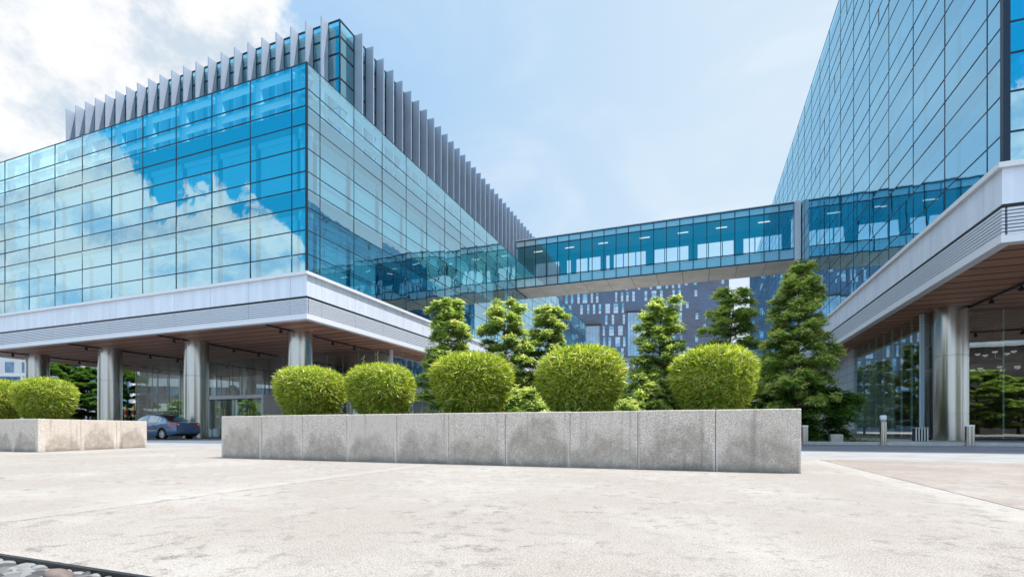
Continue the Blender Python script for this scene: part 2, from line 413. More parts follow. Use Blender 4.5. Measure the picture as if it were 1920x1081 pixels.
# sawn joint lines are real 10 mm gaps between the slabs
structure('plaza_paving', MB().box(-60, -4.080, 1.345, 11.2, -0.25, 0).box(-4.066, 2.196, 1.345, 11.2, -0.25, 0).box(-60, 45, -14, 0.70, -0.25, 0), M['paving'])
structure('plaza_paving_warm', MB().box(2.211, 45, 0.71, 11.2, -0.25, 0), M['paving_warm'])
structure('paving_joint_bed', MB().box(-60, 45, 1.346, 11.19, -0.24, -0.012), M['dark'])
structure('concrete_strip', MB().box(-60, -4.09, 11.21, 15.3, -0.25, -0.004).box(-4.08, 45, 11.21, 15.3, -0.25, -0.004), M['concrete'])
structure('road', MB().box(-140, 45, 15.31, 22.9, -0.26, -0.012).box(-140, -15.2, 22.91, 31.4, -0.26, -0.013), M['asphalt'])
structure('forecourt', MB().box(-140, -15.2, 31.41, 120, -0.25, -0.006).box(7.4, 45, 23.2, 120, -0.25, 0.04), M['concrete'])
structure('kerb', MB().box(-15.1, 45, 22.92, 23.15, -0.2, 0.11).box(-15.2, -14.95, 23.16, 100, -0.2, 0.11), M['kerb'])
structure('planting_bed_soil', MB().box(-14.9, 7.38, 23.16, 37, -0.2, 0.09).box(3.41, 7.38, 37.01, 100, -0.2, 0.09), M['soil'])
structure('courtyard_paving', MB().box(-14.94, 3.4, 37.01, 110, -0.2, 0.06), pbr('courtyard_stone', (0.52, 0.50, 0.47), 0.85, var=0.1, vscale=1.0))  # unseen ground, made pale to bounce light onto the bridge underside
structure('sunken_pebble_bed', MB().box(-30, 1.6, 0.70, 1.344, -0.26, -0.10), M['dark'])
structure('bed_edge_wall', MB().box(-30, 1.6, 1.325, 1.3445, -0.098, -0.001), M['black'])
# ================================================================== FACADES
ALLP = {}
def area_px(q):
    pts = [proj(*p) for p in q]
    if any(p is None for p in pts): return 0
    xs = [p[0] for p in pts]; ys = [p[1] for p in pts]
    if max(xs) < 0 or min(xs) > 1920 or max(ys) < 0 or min(ys) > 1081: return 0
    a = 0
    for i in range(4):
        x0, y0 = min(1920, max(0, pts[i][0])), min(1081, max(0, pts[i][1])); j = (i+1) % 4
        x1, y1 = min(1920, max(0, pts[j][0])), min(1081, max(0, pts[j][1]))
        a += x0*y1-x1*y0
    return abs(a)/2
def pane_parts(thing, quads, mat, name='window_pane', limit=100):
    quads = sorted(quads, key=lambda q: -area_px(q))
    for q in quads[:limit]:
        c = tuple(sum(p[i] for p in q)/4 for i in range(3))
        m = MB(); m.quad(*q); m.build(name, mat, thing, origin=c)
    if quads[limit:]:
        m = MB()
        for q in quads[limit:]: m.quad(*q)
        tag(m.build(name+'_remainder', mat, thing), kind='stuff')
def tilt(q, n, amt, rr):
    w = math.dist(q[0], q[1]); amt = amt*min(1, w/3.1)
    a, b = (rr.random()-.5)*amt, (rr.random()-.5)*amt
    offs = (-a-b, a-b, a+b, -a+b)
    return [tuple(p[i]+n[i]*o for i in range(3)) for p, o in zip(q, offs)]
Pf = lambda Y: (lambda u, z, o: (u, Y+o, z))
Pr = lambda X: (lambda u, z, o: (X-o, u, z))
Pl = lambda X: (lambda u, z, o: (X+o, u, z))
def bx(mb, P, u0, u1, z0, z1, o0, o1):
    a = P(u0, z0, o0); b = P(u1, z1, o1)
    mb.box(a[0], b[0], a[1], b[1], a[2], b[2])
def grid(P, us, zs, frame, panes, nrm, mw=0.062, mh=0.062, rr=rnd, amt=0.016):
    u0, u1 = min(us), max(us)
    for z in zs:
        bx(frame, P, u0-0.03, u1+0.03, z-mh/2, z+mh/2, -0.014, 0.03)
    for u in us:
        for i in range(len(zs)-1):
            bx(frame, P, u-mw/2, u+mw/2, zs[i]+mh/2+.002, zs[i+1]-mh/2-.002, -0.012, 0.028)
    for i in range(len(us)-1):
        for j in range(len(zs)-1):
            a, b = us[i], us[i+1]
            q = [P(a, zs[j], 0), P(b, zs[j], 0), P(b, zs[j+1], 0), P(a, zs[j+1], 0)]
            panes.append(tilt(q, nrm, amt, rr))
def interior(P, us, floors, spans, blinds, spand, heads, prob, rr=rnd):
    for (z0, z1) in floors:
        for i in range(len(us)-1):
            a, b = sorted((us[i], us[i+1])); w = b-a
            p = prob((a+b)/2, z0)
            m = min(0.30, w*0.12)
            drop = 1.0 if rr.random() < p else (rr.choice([0.15, 0.35, 0.6, 0.1]))
            bx(heads, P, a+m*.5, b-m*.5, z1-0.42, z1-0.10, 0.42, 0.60)
            bx(blinds, P, a+m, b-m*.35, z1-0.43-(z1-z0-0.45)*drop, z1-0.43, 0.50, 0.52)
    for (z0, z1) in spans:
        for i in range(len(us)-1):
            a, b = sorted((us[i], us[i+1]))
            bx(spand, P, a+.05, b-.05, z0+.04, z1-.04, 0.11, 0.15)
# ================================================================== LEFT OFFICE BUILDING
XL, YL, XE, YE = -20.5, 22.0, -55.9, 95.0
ZB = 9.42
ZLEV = [ZB, 10.42, 11.75, 13.02, 14.05, 15.03, 16.32, 17.68, 18.68, 19.66, 21.08]
usF = [-20.5, -21.57] + [-21.57-3.12*k for k in range(1, 12)]
usR = [22.0, 23.05] + [23.05+3.02*k for k in range(1, 25)]
YE = usR[-1]; XE = usF[-1]
LB = empty('office_building', ((XL+XE)/2, (YL+YE)/2, 0), 'blue glass office building on steel columns, its rooftop storey lined with upright fins', 'building')
fr = MB(); panes = []
grid(Pf(YL), usF, ZLEV, fr, panes, (0, 1, 0))
grid(Pr(XL), usR, ZLEV, fr, panes, (1, 0, 0), mw=0.04, mh=0.045)
fr.box(XL-.06, XL+.045, YL-.045, YL+.06, ZB, 21.1)
fr.build('curtain_wall_frame', M['mullion'], LB)
pane_parts(LB, panes, M['glass'])
bl, sp, hd = MB(), MB(), MB()
floors = [(ZB, 13.02), (14.05, 17.68)]; spans = [(13.02, 14.05), (17.68, 18.68)]
r2 = random.Random(3)
interior(Pf(YL), usF, floors, spans, bl, sp, hd, lambda u, z: 0.93, r2)
interior(Pr(XL), usR, floors, spans, bl, sp, hd, lambda u, z: (0.25 if (z < 12 and 30 < u < 46) else 0.9), r2)
bl.build('window_blind', M['blind'], LB); sp.build('spandrel_panel', M['spandrel'], LB); hd.build('blind_headbox', M['alu_white'], LB)
m = MB()
for z0, z1 in ((8.4, 9.36), (13.06, 14.0), (17.72, 18.5)):
    m.box(XE+.2, XL-.2, YL+.2, YE-.2, z0, z1)
m.build('floor_slab', M['slab'], LB)
m = MB()
for z0, z1 in ((9.37, 13.05), (14.01, 17.71)): m.box(XE+5, XL-6, YL+6, YE-.3, z0, z1)
m.build('interior_core', M['room'], LB)
MB().box(XE+.25, XL-.25, YL+.25, YE-.3, 18.51, 18.62).build('roof_terrace', M['deck'], LB)
# white brackets and rails behind the terrace screen
m = MB()
for (P, us) in ((Pf(YL), usF), (Pr(XL), usR)):
    for (za, zb) in ((18.75, 19.56), (19.76, 20.95)):
        for i in range(len(us)-1):
            a, b = sorted((us[i], us[i+1]))
            bx(m, P, a+.06, b-.06, zb-.09, zb, 0.10, 0.55)
            u = a+.10 if P(1, 0, 0)[0] == 1 else b-.10
            for du in (0.0,):
                pa = [P(u+0.05, za, .10), P(u+0.05, za, .85), P(u+0.05, zb-.1, .40), P(u+0.05, zb-.1, .10)]
                pb = [P(u+0.22, za, .10), P(u+0.22, za, .85), P(u+0.22, zb-.1, .40), P(u+0.22, zb-.1, .10)]
                m.poly(pa); m.poly(pb[::-1])
                for q in range(4): m.quad(pa[q], pb[q], pb[(q+1) % 4], pa[(q+1) % 4])
m.build('parapet_bracket', M['alu_white'], LB)
MB().box(XE, XE+.15, YL+.1, YE, ZB, 21.0).box(XE+.15, XL-.1, YE-.15, YE, ZB, 21.0).build('rear_wall', M['alu'], LB)
def fascia(thing, faces, z_so, corner):
    # sill ledge, cladding panels, louvre blades, bottom strip; the first face turns the corner, the second butts against it
    sill, clad, back, lou, strip, gap = MB(), MB(), MB(), MB(), MB(), MB()
    for fi, (P, us, ext) in enumerate(faces):
        u0, u1 = us[0], us[-1]
        s = 1 if u1 > u0 else -1
        st = lambda out, inn: u0-s*out if fi == 0 else u0+s*(inn+.002)
        bx(sill, P, st(.24, .3), u1, 9.20, 9.375, -0.24, 0.3)
        for i in range(len(us)-1):
            a, b = us[i], us[i+1]
            bx(clad, P, a+s*.009 if i else st(.10, .02), b-s*.009, 8.03, 9.197, -0.10, 0.02)
        bx(back, P, st(-.16, .3), u1, 6.98, 9.19, 0.16, 0.3)
        bx(gap, P, st(.06, .16), u1, 7.93, 8.028, -0.06, 0.158)
        for kx in range(8):
            z = 7.003+0.1155*kx
            for i in range(len(us)-1):
                a, b = us[i], us[i+1]
                bx(lou, P, a+s*.012 if i else st(.12, .03), b-s*.012, z, z+.080, -.12, -.03)
        bx(strip, P, st(.16, .2), u1, 6.74, 6.985, -0.16, 0.2)
    sill.build('sill_ledge', M['alu_white'], thing); clad.build('fascia_cladding', M['alu'], thing)
    back.build('fascia_backing', M['spandrel'], thing); lou.build('louvre_band', M['louvre'], thing)
    strip.build('soffit_edge_strip', M['alu_white'], thing); gap.build('shadow_gap', M['black'], thing)
fascia(LB, [(Pf(YL), usF, 1), (Pr(XL), usR, 1)], 6.74, None)
def soffit(thing, x0, x1, y0, y1, tracks):
    m = MB(); y = y0; k = 0
    while y < y1-.1:
        yy = min(y+1.03, y1)
        m.box(x0, x1, y+.035, yy-.035, 6.775, 6.83); y = yy
    m.build('soffit_panel', M['soffit'], thing)
    m = MB(); y = y0+1.03
    while y < y1-.5:
        m.box(x0, x1, y-.04, y+.04, 6.764, 6.774); y += 1.03
    m.build('soffit_joint', M['black'], thing)
    MB().box(x0, x1, y0, y1, 6.86, 6.95).build('soffit_void', M['black'], thing)
    for (ax, u, a, b) in tracks:
        m = MB()
        if ax == 'y': m.box(u-.045, u+.045, a, b, 6.70, 6.772)
        else: m.box(a, b, u-.045, u+.045, 6.70, 6.772)
        tr = m.build('light_track', M['black'], thing)
        n = int((b-a)/2.3)
        for i in range(n):
            c = a+1.1+i*2.3
            s = MB(); xx, yy = (u, c) if ax == 'y' else (c, u)
            s.lathe([(.05, 6.70), (.05, 6.62), (.09, 6.60), (.11, 6.46), (.09, 6.46)], xx, yy, 10)
            s.build('spotlight', M['black'], tr)
soffit(LB, XE-.1, XL+.1, YL-.1, 70, [('y', -23.8-9.3*k, 22.3, 32.2) for k in range(4)])
def columns(thing, pts, top=6.77, r=0.77):
    for (x, y) in pts:
        prof = [(r+.05, 0), (r+.05, .12), (r, .125), (r, 1.38), (r-.02, 1.385), (r-.02, 1.41), (r, 1.415), (r, 4.28), (r-.025, 4.29), (r-.025, 4.33), (r, 4.34), (r, top)]
        MB().lathe(prof, x, y, 40).build('column', M['steel'], thing, smooth=True, origin=(x, y, 0))
columns(LB, [(-23.8-9.3*k, 25.0) for k in range(4)] + [(-23.8, 34.3), (-33.1, 37.5), (-42.4, 37.5), (-51.0, 37.5)])
# ---- lobby
LX0, LX1, LY0, LY1 = -51.5, -22.2, 32.7, 48.0
def lobby_front(P, us, z0, z1, fr, panes, nrm, fin=0.0):
    for i in range(len(us)-1):
        q = [P(us[i], z0, 0), P(us[i+1], z0, 0), P(us[i+1], z1, 0), P(us[i], z1, 0)]
        panes.append(tilt(q, nrm, 0.006, rnd))
    for u in us:
        bx(fr, P, u-.02, u+.02, z0, z1, 0.012, 0.10)
lf, lp = MB(), []
usl = [LX1-1.55*k for k in range(20)]; usl[-1] = LX0-.15
lobby_front(Pf(LY0), usl, 0.06, 6.74, lf, lp, (0, 1, 0))
usr = [LY0+1.55*k for k in range(11)]
lobby_front(Pr(LX1), usr, 0.06, 6.74, lf, lp, (1, 0, 0))
lobby_front(Pl(usl[-1]), usr, 0.06, 6.74, lf, lp, (1, 0, 0))
for q in lp:
    c = tuple(sum(p[i] for p in q)/4 for i in range(3)); m = MB(); m.quad(*q)
    m.build('lobby_window', M['glass_lobby'], LB, origin=c)
m = MB()
m.v, m.f, m.mi = lf.v, lf.f, lf.mi
m.build('lobby_glass_rib', pbr('glass_rib', (0.40, 0.58, 0.55), 0.15, 0.3), LB)
MB().box(LX1-.12, LX1+.06, LY0-.06, LY0+.12, 0.0, 6.76).build('lobby_corner_post', M['alu'], LB)
MB().box(LX0, LX1-.1, LY0+.3, LY1, 0.0, 0.05).build('lobby_floor', M['lobby_floor'], LB)
MB().box(-40.5, LX1-.3, LY1, LY1+.3, 0.05, 6.75).box(-30, -27, 38, 47, 0.05, 6.75).build('lobby_wall', M['stone_dark'], LB)
MB().box(-37, -24, 44, 47.9, 4.2, 4.55).box(-37, -24, 43.9, 44, 4.56, 5.4).build('lobby_gallery', M['alu_white'], LB)
MB().box(-24, LX1-.3, 48.4, 90, 0.0, 6.75).build('ground_floor_block', M['granite_tile'] if 'granite_tile' in M else M['stone_dark'], LB)
# ---- entrance portal
EP = empty('entrance_porch', (-35.2, 30.2, 0), 'white framed glass entrance porch behind the parked car', 'entrance')
px0, px1, pyf, pyb, pz = -38.4, -32.1, 29.8, 32.6, 3.36
MB().box(px0, px0+.2, pyf, pyb, 0, pz-.281).box(px1-.2, px1, pyf, pyb, 0, pz-.281).box(px0, px1, pyf, pyb, pz-.28, pz).build('porch_frame', M['alu_white'], EP)
ws = (px1-px0-.4)/4
for i in range(4):
    a = px0+.2+ws*i
    lf_ = MB().box(a+.02, a+ws-.02, pyf+.35, pyf+.365, .05, pz-.32)
    d = lf_.build('door_leaf', M['glass_lobby'], EP)
    hx = a+ws-.16 if i % 2 == 0 else a+.16
    MB().tube([(hx, pyf+.28, .7), (hx, pyf+.28, 2.3)], .022, 8).tube([(hx, pyf+.28, .9), (hx, pyf+.37, .9)], .012, 6).tube([(hx, pyf+.28, 2.1), (hx, pyf+.37, 2.1)], .012, 6).build('door_handle', M['brass'], d)
    MB().box(a+ws/2-.07, a+ws/2+.07, pyf+.33, pyf+.345, 1.5, 1.74).build('door_sticker', M['white'], d)
for i in range(5):
    x = px0+.9+i*1.15
    MB().lathe([(.06, pz-.29), (.07, pz-.36), (.05, pz-.37)], x, pyf+.2, 10).build('downlight', M['white'], EP)
# ---- rooftop storey with fins
GX, GY, GX1, GY1, GZ0, GZ1 = -22.95, 27.7, -52.6, 84.0, 18.63, 28.55
fr = MB(); pn = []
usg = [GX] + [-23.95-1.322*k for k in range(22)]; usg[-1] = GX1
usg2 = [GY, 29.2] + [29.2+1.275*k for k in range(1, 44)]; GY1 = usg2[-1]
zg = [GZ0, 20.6, 22.6, 24.6, 26.3, 27.45, GZ1]
def band(P, us, fr, mb):
    for z in zg: bx(fr, P, us[0], us[-1], z-.05, z+.05, -.03, .05)
    for u in us: bx(fr, P, u-.03, u+.03, zg[0]+.06, zg[-1]-.06, -.025, .045)
    for i in range(len(us)-1):
        q = [P(us[i], zg[0], 0), P(us[i+1], zg[0], 0), P(us[i+1], zg[-1], 0), P(us[i], zg[-1], 0)]
        mb.quad(*tilt(q, (0, 1, 0), 0.006, rnd))
g1 = MB(); band(Pf(GY), usg, fr, g1); g1.build('rooftop_glazing', M['glass_roof'], LB)
g2 = MB(); band(Pr(GX), usg2, fr, g2); g2.build('rooftop_glazing', M['glass_roof'], LB)
fr.box(GX-.05, GX+.04, GY-.04, GY+.05, GZ0, GZ1+.04)
fr.build('rooftop_frame', M['mullion'], LB)
MB().box(GX1, GX-.3, GY+.3, GY1, GZ1-.3, GZ1-.06).build('rooftop_roof', M['deck'], LB)
MB().box(GX1+.3, GX-1.6, GY+1.6, GY1, GZ0, GZ1-.31).build('rooftop_core', M['room'], LB)
MB().box(GX1, GX1+.2, GY+.1, GY1, GZ0, GZ1-.4).build('rooftop_end_wall', M['alu'], LB)
def fin_mb(P, u):
    m = MB(); bx(m, P, u-.045, u+.045, GZ0+.05, GZ1+.02, -.70, -.04); return m
first = None
for kf in range(22):
    u = -23.93-1.322*kf
    if first is None: first = fin_mb(Pf(GY), u).build('fin', M['fin'], LB, origin=(u, GY, GZ0)); fo = first
    else:
        fo = first.copy(); COL.objects.link(fo); fo.parent = LB; fo.location = Vector((u, GY, GZ0))-world_loc(LB)
first = None
for kf in range(44):
    u = 29.25+1.275*kf
    if first is None: first = fin_mb(Pr(GX), u).build('fin', M['fin'], LB, origin=(GX, u, GZ0))
    else:
        fo = first.copy(); COL.objects.link(fo); fo.parent = LB; fo.location = Vector((GX, u, GZ0))-world_loc(LB)
# ================================================================== RIGHT OFFICE BUILDING
XR, YR = 9.5, 21.2
usS = [21.2, 22.25] + [22.25+3.22*k for k in range(1, 28)]
usT = [9.5, 10.55] + [10.55+3.12*k for k in range(1, 7)]
ZL2 = [ZB, 10.42, 11.75, 13.02, 14.05]
zc = 14.05
for f_ in range(4):
    for dz in (0.98, 1.29, 1.36, 1.0):
        zc += dz; ZL2.append(round(zc, 3))
ZL2 = [z for z in ZL2 if z < 31.6]
ZTOP = ZL2[-1]
YE2, XE2 = usS[-1], usT[-1]
RB = empty('office_building', ((XR+XE2)/2, (YR+YE2)/2, 0), 'tall sheer blue glass office block with silver fascia, to the right of the footbridge', 'building')
fr = MB(); panes = []
grid(Pl(XR), usS, ZL2, fr, panes, (1, 0, 0), mw=.034, mh=.04, amt=.007)
grid(Pf(YR), usT, ZL2, fr, panes, (0, 1, 0))
fr.box(XR-.05, XR+.14, YR-.05, YR+.14, ZB, ZTOP+.05)
# a few opening lights divide their pane
r3 = random.Random(12)
for _ in range(34):
    i = r3.randrange(4, len(usS)-1); j = r3.randrange(1, len(ZL2)-2)
    u = usS[i]+1.6
    bx(fr, Pl(XR), u-.03, u+.03, ZL2[j]+.045, ZL2[j+1]-.045, -.012, .03)
fr.build('curtain_wall_frame', M['mullion'], RB)
pane_parts(RB, panes, M['glass_sheer'])
spans2 = [(13.02, 14.05)]+[(ZL2[i], ZL2[i+1]) for i in range(4, len(ZL2)-1) if (i-4) % 4 == 3]
fl2 = [(ZB, 13.02)]+[(ZL2[i], ZL2[i+3]) for i in range(4, len(ZL2)-3) if (i-4) % 4 == 0]
bl, sp, hd = MB(), MB(), MB()
interior(Pl(XR), usS, fl2, spans2, bl, sp, hd, lambda u, z: 0.92, r3)
interior(Pf(YR), usT, fl2, spans2, bl, sp, hd, lambda u, z: 0.95, r3)
bl.build('window_blind', M['blind'], RB); sp.build('spandrel_panel', M['spandrel'], RB); hd.build('blind_headbox', M['alu_white'], RB)
m = MB(); m.box(XR+.2, XE2-.2, YR+.2, YE2-.2, 8.4, 9.36)
for z0, z1 in spans2: m.box(XR+.2, XE2-.2, YR+.2, YE2-.2, z0+.04, z1-.04)
m.box(XR+.1, XE2-.1, YR+.1, YE2-.1, ZTOP-.5, ZTOP-.05)
m.build('floor_slab', M['slab'], RB)
m = MB()
for z0, z1 in fl2: m.box(XR+6, XE2-.3, YR+6, YE2-.3, z0+.05, z1-.05)
m.build('interior_core', M['room'], RB)
MB().box(XE2-.15, XE2, YR+.1, YE2, ZB, ZTOP-.5).box(XR+.1, XE2-.16, YE2-.15, YE2, ZB, ZTOP-.5).build('rear_wall', M['alu'], RB)
fascia(RB, [(Pl(XR), usS, 1), (Pf(YR), usT, 1)], 6.74, None)
soffit(RB, XR-.1, XE2, YR-.1, 112, [('y', 12.8, 21.6, 32.3), ('x', 25.6, 13, 28)])
columns(RB, [(12.1, 31.75)], r=0.70)
columns(RB, [(22.1, 25.0)])
RX0, RY0 = 11.2, 32.7
lf, lp = MB(), []
usl = [RX0+1.72*k for k in range(11)]
lobby_front(Pf(RY0), usl, 0.1, 6.74, lf, lp, (0, 1, 0))
usr = [RY0+1.5*k for k in range(9)]
lobby_front(Pl(RX0), usr, 0.1, 6.74, lf, lp, (1, 0, 0))
for q in lp:
    c = tuple(sum(p[i] for p in q)/4 for i in range(3)); m = MB(); m.quad(*q)
    m.build('lobby_window', M['glass_lobby2'] if 'glass_lobby2' in M else M['glass_lobby'], RB, origin=c)
m = MB(); m.v, m.f, m.mi = lf.v, lf.f, lf.mi
m.build('lobby_glass_rib', pbr('glass_rib_green', (0.55, 0.80, 0.76), 0.15, 0.1), RB)
MB().box(RX0-.07, RX0+.1, RY0-.07, RY0+.1, 0.05, 6.76).build('lobby_corner_post', pbr('blue_steel', (0.55, 0.72, 0.86), 0.3, 0.0), RB)
MB().box(RX0+.3, XE2-.3, RY0+.3, 60, 0.045, 0.09).build('lobby_floor', M['lobby_floor'], RB)
MB().box(RX0+.3, XE2-.3, 46, 46.3, 0.1, 6.75).box(19, 19.3, 39, 45.9, .1, 6.75).build('lobby_wall', M['stone_dark'], RB)
MB().box(15, 27.5, 40.5, 45.9, 4.4, 4.8).build('lobby_gallery', M['slab'], RB)
def tiles():
    m, t, out = newmat('granite_wall_tile')
    b = t.node('ShaderNodeBsdfPrincipled'); t.l.new(b.outputs[0], out.inputs[0]); b.inputs['Roughness'].default_value = 0.25
    p = t.pos(); br = t.node('ShaderNodeTexBrick'); br.offset = 0
    sx, sy, sz = t.sep(p); cb = t.node('ShaderNodeCombineXYZ'); t.l.new(t.math('ADD', sx, sy), cb.inputs[0]); t.l.new(sz, cb.inputs[1])
    t.l.new(cb.outputs[0], br.inputs[0])
    br.inputs['Scale'].default_value = 1.0; br.inputs['Brick Width'].default_value = 1.2; br.inputs['Row Height'].default_value = 0.62
    br.inputs['Mortar Size'].default_value = 0.012
    br.inputs['Color1'].default_value = (0.50, 0.56, 0.62, 1); br.inputs['Color2'].default_value = (0.60, 0.66, 0.72, 1); br.inputs['Mortar'].default_value = (0.08, 0.09, 0.1, 1)
    n = t.noise(p, 60, 3, 0.7)
    t.l.new(t.mix(t.smooth(n, .3, .7, 0, .4), br.outputs[0], (0.34, 0.38, 0.42)), b.inputs['Base Color'])
    return m
M['tile'] = tiles()
w_ = MB().box(RX0-.1, RX0+2.5, 44.75, 108, 0.05, 6.75).build('stone_wall', M['tile'], RB)
for yy in (46.2, 46.75):
    MB().tube([(RX0-.2, yy, .6), (RX0-.2, yy, 3.0)], .03, 8).tube([(RX0-.2, yy, .9), (RX0-.09, yy, .9)], .015, 6).tube([(RX0-.2, yy, 2.7), (RX0-.09, yy, 2.7)], .015, 6).build('door_handle', M['brass'], w_)
# ================================================================== FOOTBRIDGE
BY0, BY1, BZ0, BZ1 = 56.0, 60.7, 17.46, 23.05
BR = empty('footbridge', (-5.5, 58.3, BZ0), 'enclosed blue glass footbridge high between the two office buildings', 'bridge')
bxs = [-20.49] + [-19.37+1.345*k for k in range(22)]; bxs = [x for x in bxs if x < 8.8]; XBE = 8.88; bxs.append(XBE)
zrow = [BZ0+.02, 18.55, 22.3, BZ1]
fr = MB(); pl = []
P = Pf(BY0)
for z in zrow: bx(fr, P, bxs[0], XBE, z-.05, z+.05, -.03, .06)
for u in bxs: bx(fr, P, u-.035, u+.035, zrow[0]+.06, zrow[-1]-.06, -.027, .056)
fr.build('bridge_frame', M['mullion'], BR)
for i in range(len(bxs)-1):
    for j in range(3):
        q = [P(bxs[i], zrow[j], 0), P(bxs[i+1], zrow[j], 0), P(bxs[i+1], zrow[j+1], 0), P(bxs[i], zrow[j+1], 0)]
        m = MB(); m.quad(*tilt(q, (0, 1, 0), .006, rnd)); c = tuple(sum(p[k2] for p in q)/4 for k2 in range(3))
        m.build('window_pane', M['glass_bridge'] if j == 1 else M['glass_pale'], BR, origin=c)
MB().box(-20.4, XBE, BY0+.15, BY1-.2, BZ0+.3, 18.5).build('walkway_floor', M['slab'], BR)
MB().box(-20.4, XBE, BY0+.2, BY1-.2, 22.35, 22.9).build('ceiling_slab', pbr('bridge_ceiling', (0.12, 0.14, 0.16), 0.8), BR)
MB().box(-20.4, XBE+.5, BY0-.02, BY1, BZ1+.06, BZ1+.14).build('roof_edge', M['alu_white'], BR)
m = MB(); x = -20.45
while x < 9.3:
    m.box(x+.02, min(x+2.665, 9.4), BY0+.02, BY0+2.33, BZ0-.06, BZ0-.035); m.box(x+.02, min(x+2.665, 9.4), BY0+2.36, BY1, BZ0-.06, BZ0-.035); x += 2.69
m.build('bridge_soffit', M['soffit_bridge'], BR)
MB().box(-20.45, 9.4, BY0+.1, BY1-.1, BZ0-.03, BZ0+.25).build('bridge_deck', M['dark'], BR)
# far side: solid bays with groups of clear windows
wall, far = MB(), MB()
P2 = Pf(BY1-.12)
cur = -20.4
wins = [(-19.6, -18.2), (-17.9, -16.4), (-15.4, -14.9), (-14.2, -12.8), (-12.6, -11.2), (-10.5, -10.1)]
gx = -9.6
for g in range(4): wins += [(gx+4.75*g, gx+4.75*g+1.1), (gx+4.75*g+1.2, gx+4.75*g+2.55), (gx+4.75*g+2.65, gx+4.75*g+3.75)]
z0w, z1w = 18.75, 21.7
for a, b in wins:
    b = min(b, 8.6)
    if b <= a: continue
    bx(wall, P2, cur, a, z0w, z1w, 0, .12); cur = b
    far.quad(*[P2(a, z0w, .06), P2(b, z0w, .06), P2(b, z1w, .06), P2(a, z1w, .06)])
bx(wall, P2, cur, 9.3, z0w, z1w, 0, .12)
bx(wall, P2, -20.4, 9.3, BZ0+.26, z0w-.002, 0, .12); bx(wall, P2, -20.4, 9.3, z1w+.002, BZ1, 0, .12)
wall.build('rear_wall', pbr('bridge_rear_wall', (0.10, 0.14, 0.18), 0.7), BR)
far.build('rear_window', M['glass_back'], BR)
for i, xx in enumerate([-18.3, -14.4, -10.4, -5.7, -1.6, 2.3, 6.4]):
    MB().box(xx-.55, xx+.55, BY0+1.9, BY0+1.98, 22.22, 22.29).build('strip_light', pbr('lit_tube', (0.8, 0.8, 0.75), 0.5, emit=((1, .98, .9), 1.1)) if i == 0 else bpy.data.materials['lit_tube'], BR)
MB().box(-20.4, XBE-.05, BY0+.09, BY0+.12, BZ0+.08, 18.48).box(-20.4, XBE-.05, BY0+.09, BY0+.12, 22.36, 22.98).build('spandrel_panel', pbr('pale_blue_panel', (.86, .96, .98), .6), BR)
MB().box(XBE+.002, 9.44, BY0-.1, BY0+.5, BZ0-.07, BZ1+.058).build('end_post', M['alu'], BR)
MB().box(-20.35, -20.3, BY0+.3, BY1-.3, 18.52, 22.3).build('end_door', M['spandrel'], BR)
# ================================================================== DARK TOWER
def towermat():
    m, t, out = newmat('slate_tower_panel')
    b = t.node('ShaderNodeBsdfPrincipled'); t.l.new(b.outputs[0], out.inputs[0]); b.inputs['Roughness'].default_value = 0.38
    o = t.coord('Object'); x, y, z = t.sep(o)
    br = t.node('ShaderNodeTexBrick'); cb = t.node('ShaderNodeCombineXYZ'); t.l.new(x, cb.inputs[0]); t.l.new(z, cb.inputs[1]); t.l.new(cb.outputs[0], br.inputs[0])
    br.inputs['Scale'].default_value = 1; br.inputs['Brick Width'].default_value = 1.5; br.inputs['Row Height'].default_value = 0.66; br.inputs['Mortar Size'].default_value = .05
    br.inputs['Color1'].default_value = (0.108, 0.122, 0.172, 1); br.inputs['Color2'].default_value = (0.145, 0.16, 0.215, 1); br.inputs['Mortar'].default_value = (0.06, 0.07, 0.11, 1)
    n = t.noise(o, 0.12, 4, .6)
    t.l.new(t.mix(t.smooth(n, .35, .7, 0, .6), br.outputs[0], (0.11, 0.18, 0.32)), b.inputs['Base Color'])
    return m
TW = empty('tower_block', (0, 0, 0), 'dark slate tower with staggered slim windows, far behind the footbridge', 'building', rz=R(11.5))
rc, dc = (1367-CX)/F*170, 170.0
ex, ey = rc*CC-dc*SS, rc*SS+dc*CC
ang = R(11.5); TLEN = 76
TW.location = (ex-math.cos(ang)*TLEN, ey-math.sin(ang)*TLEN, 0)
def tb(mb, name, mat): return mb.build(name, mat, TW, local=True)
ZT = 54.0
tb(MB().box(0, TLEN, 0, 34, 0, ZT), 'tower_wall', towermat())
winA = pbr('tower_window_blue', (0.16, 0.48, 0.80), 0.12, 0.0, spec=0.9, var=.5, vscale=.4)
winB = pbr('tower_window_white', (0.52, 0.65, 0.78), 0.2, var=.18, vscale=.5)
r4 = random.Random(5); tw = []
zrow_h = 3.95
def tower_px(lx): 
    X = TW.location.x+math.cos(ang)*lx; Y = TW.location.y+math.sin(ang)*lx
    return proj(X, Y, 30)[0]
bays = ((1090, 1124, 30.2, 37.6), (1177, 1222, 26.5, 41.8))
for row in range(11):
    z0 = ZT-.6-zrow_h*(row+1)
    lx = 8+(row % 2)*1.25
    while lx < TLEN-1.5:
        p = tower_px(lx)
        if p < 1015: lx += 2.5; continue
        if p > 1284:
            if r4.random() < .38 and p < 1362: tw.append((lx, .9, z0+1.0, 2.2))
            lx += 3; continue
        w = r4.choice([.75, .8, .8, .9, 1.6])
        ok = not any(a-8 < p < b+4 and z0+zrow_h > c and z0 < d for a, b, c, d in bays)
        if ok and r4.random() < .9: tw.append((lx, w, z0+.15, 3.45))
        lx += r4.choice([1.9, 2.1, 2.35])+(w-.85)
tw.sort(key=lambda q: -q[2])
rest = MB()
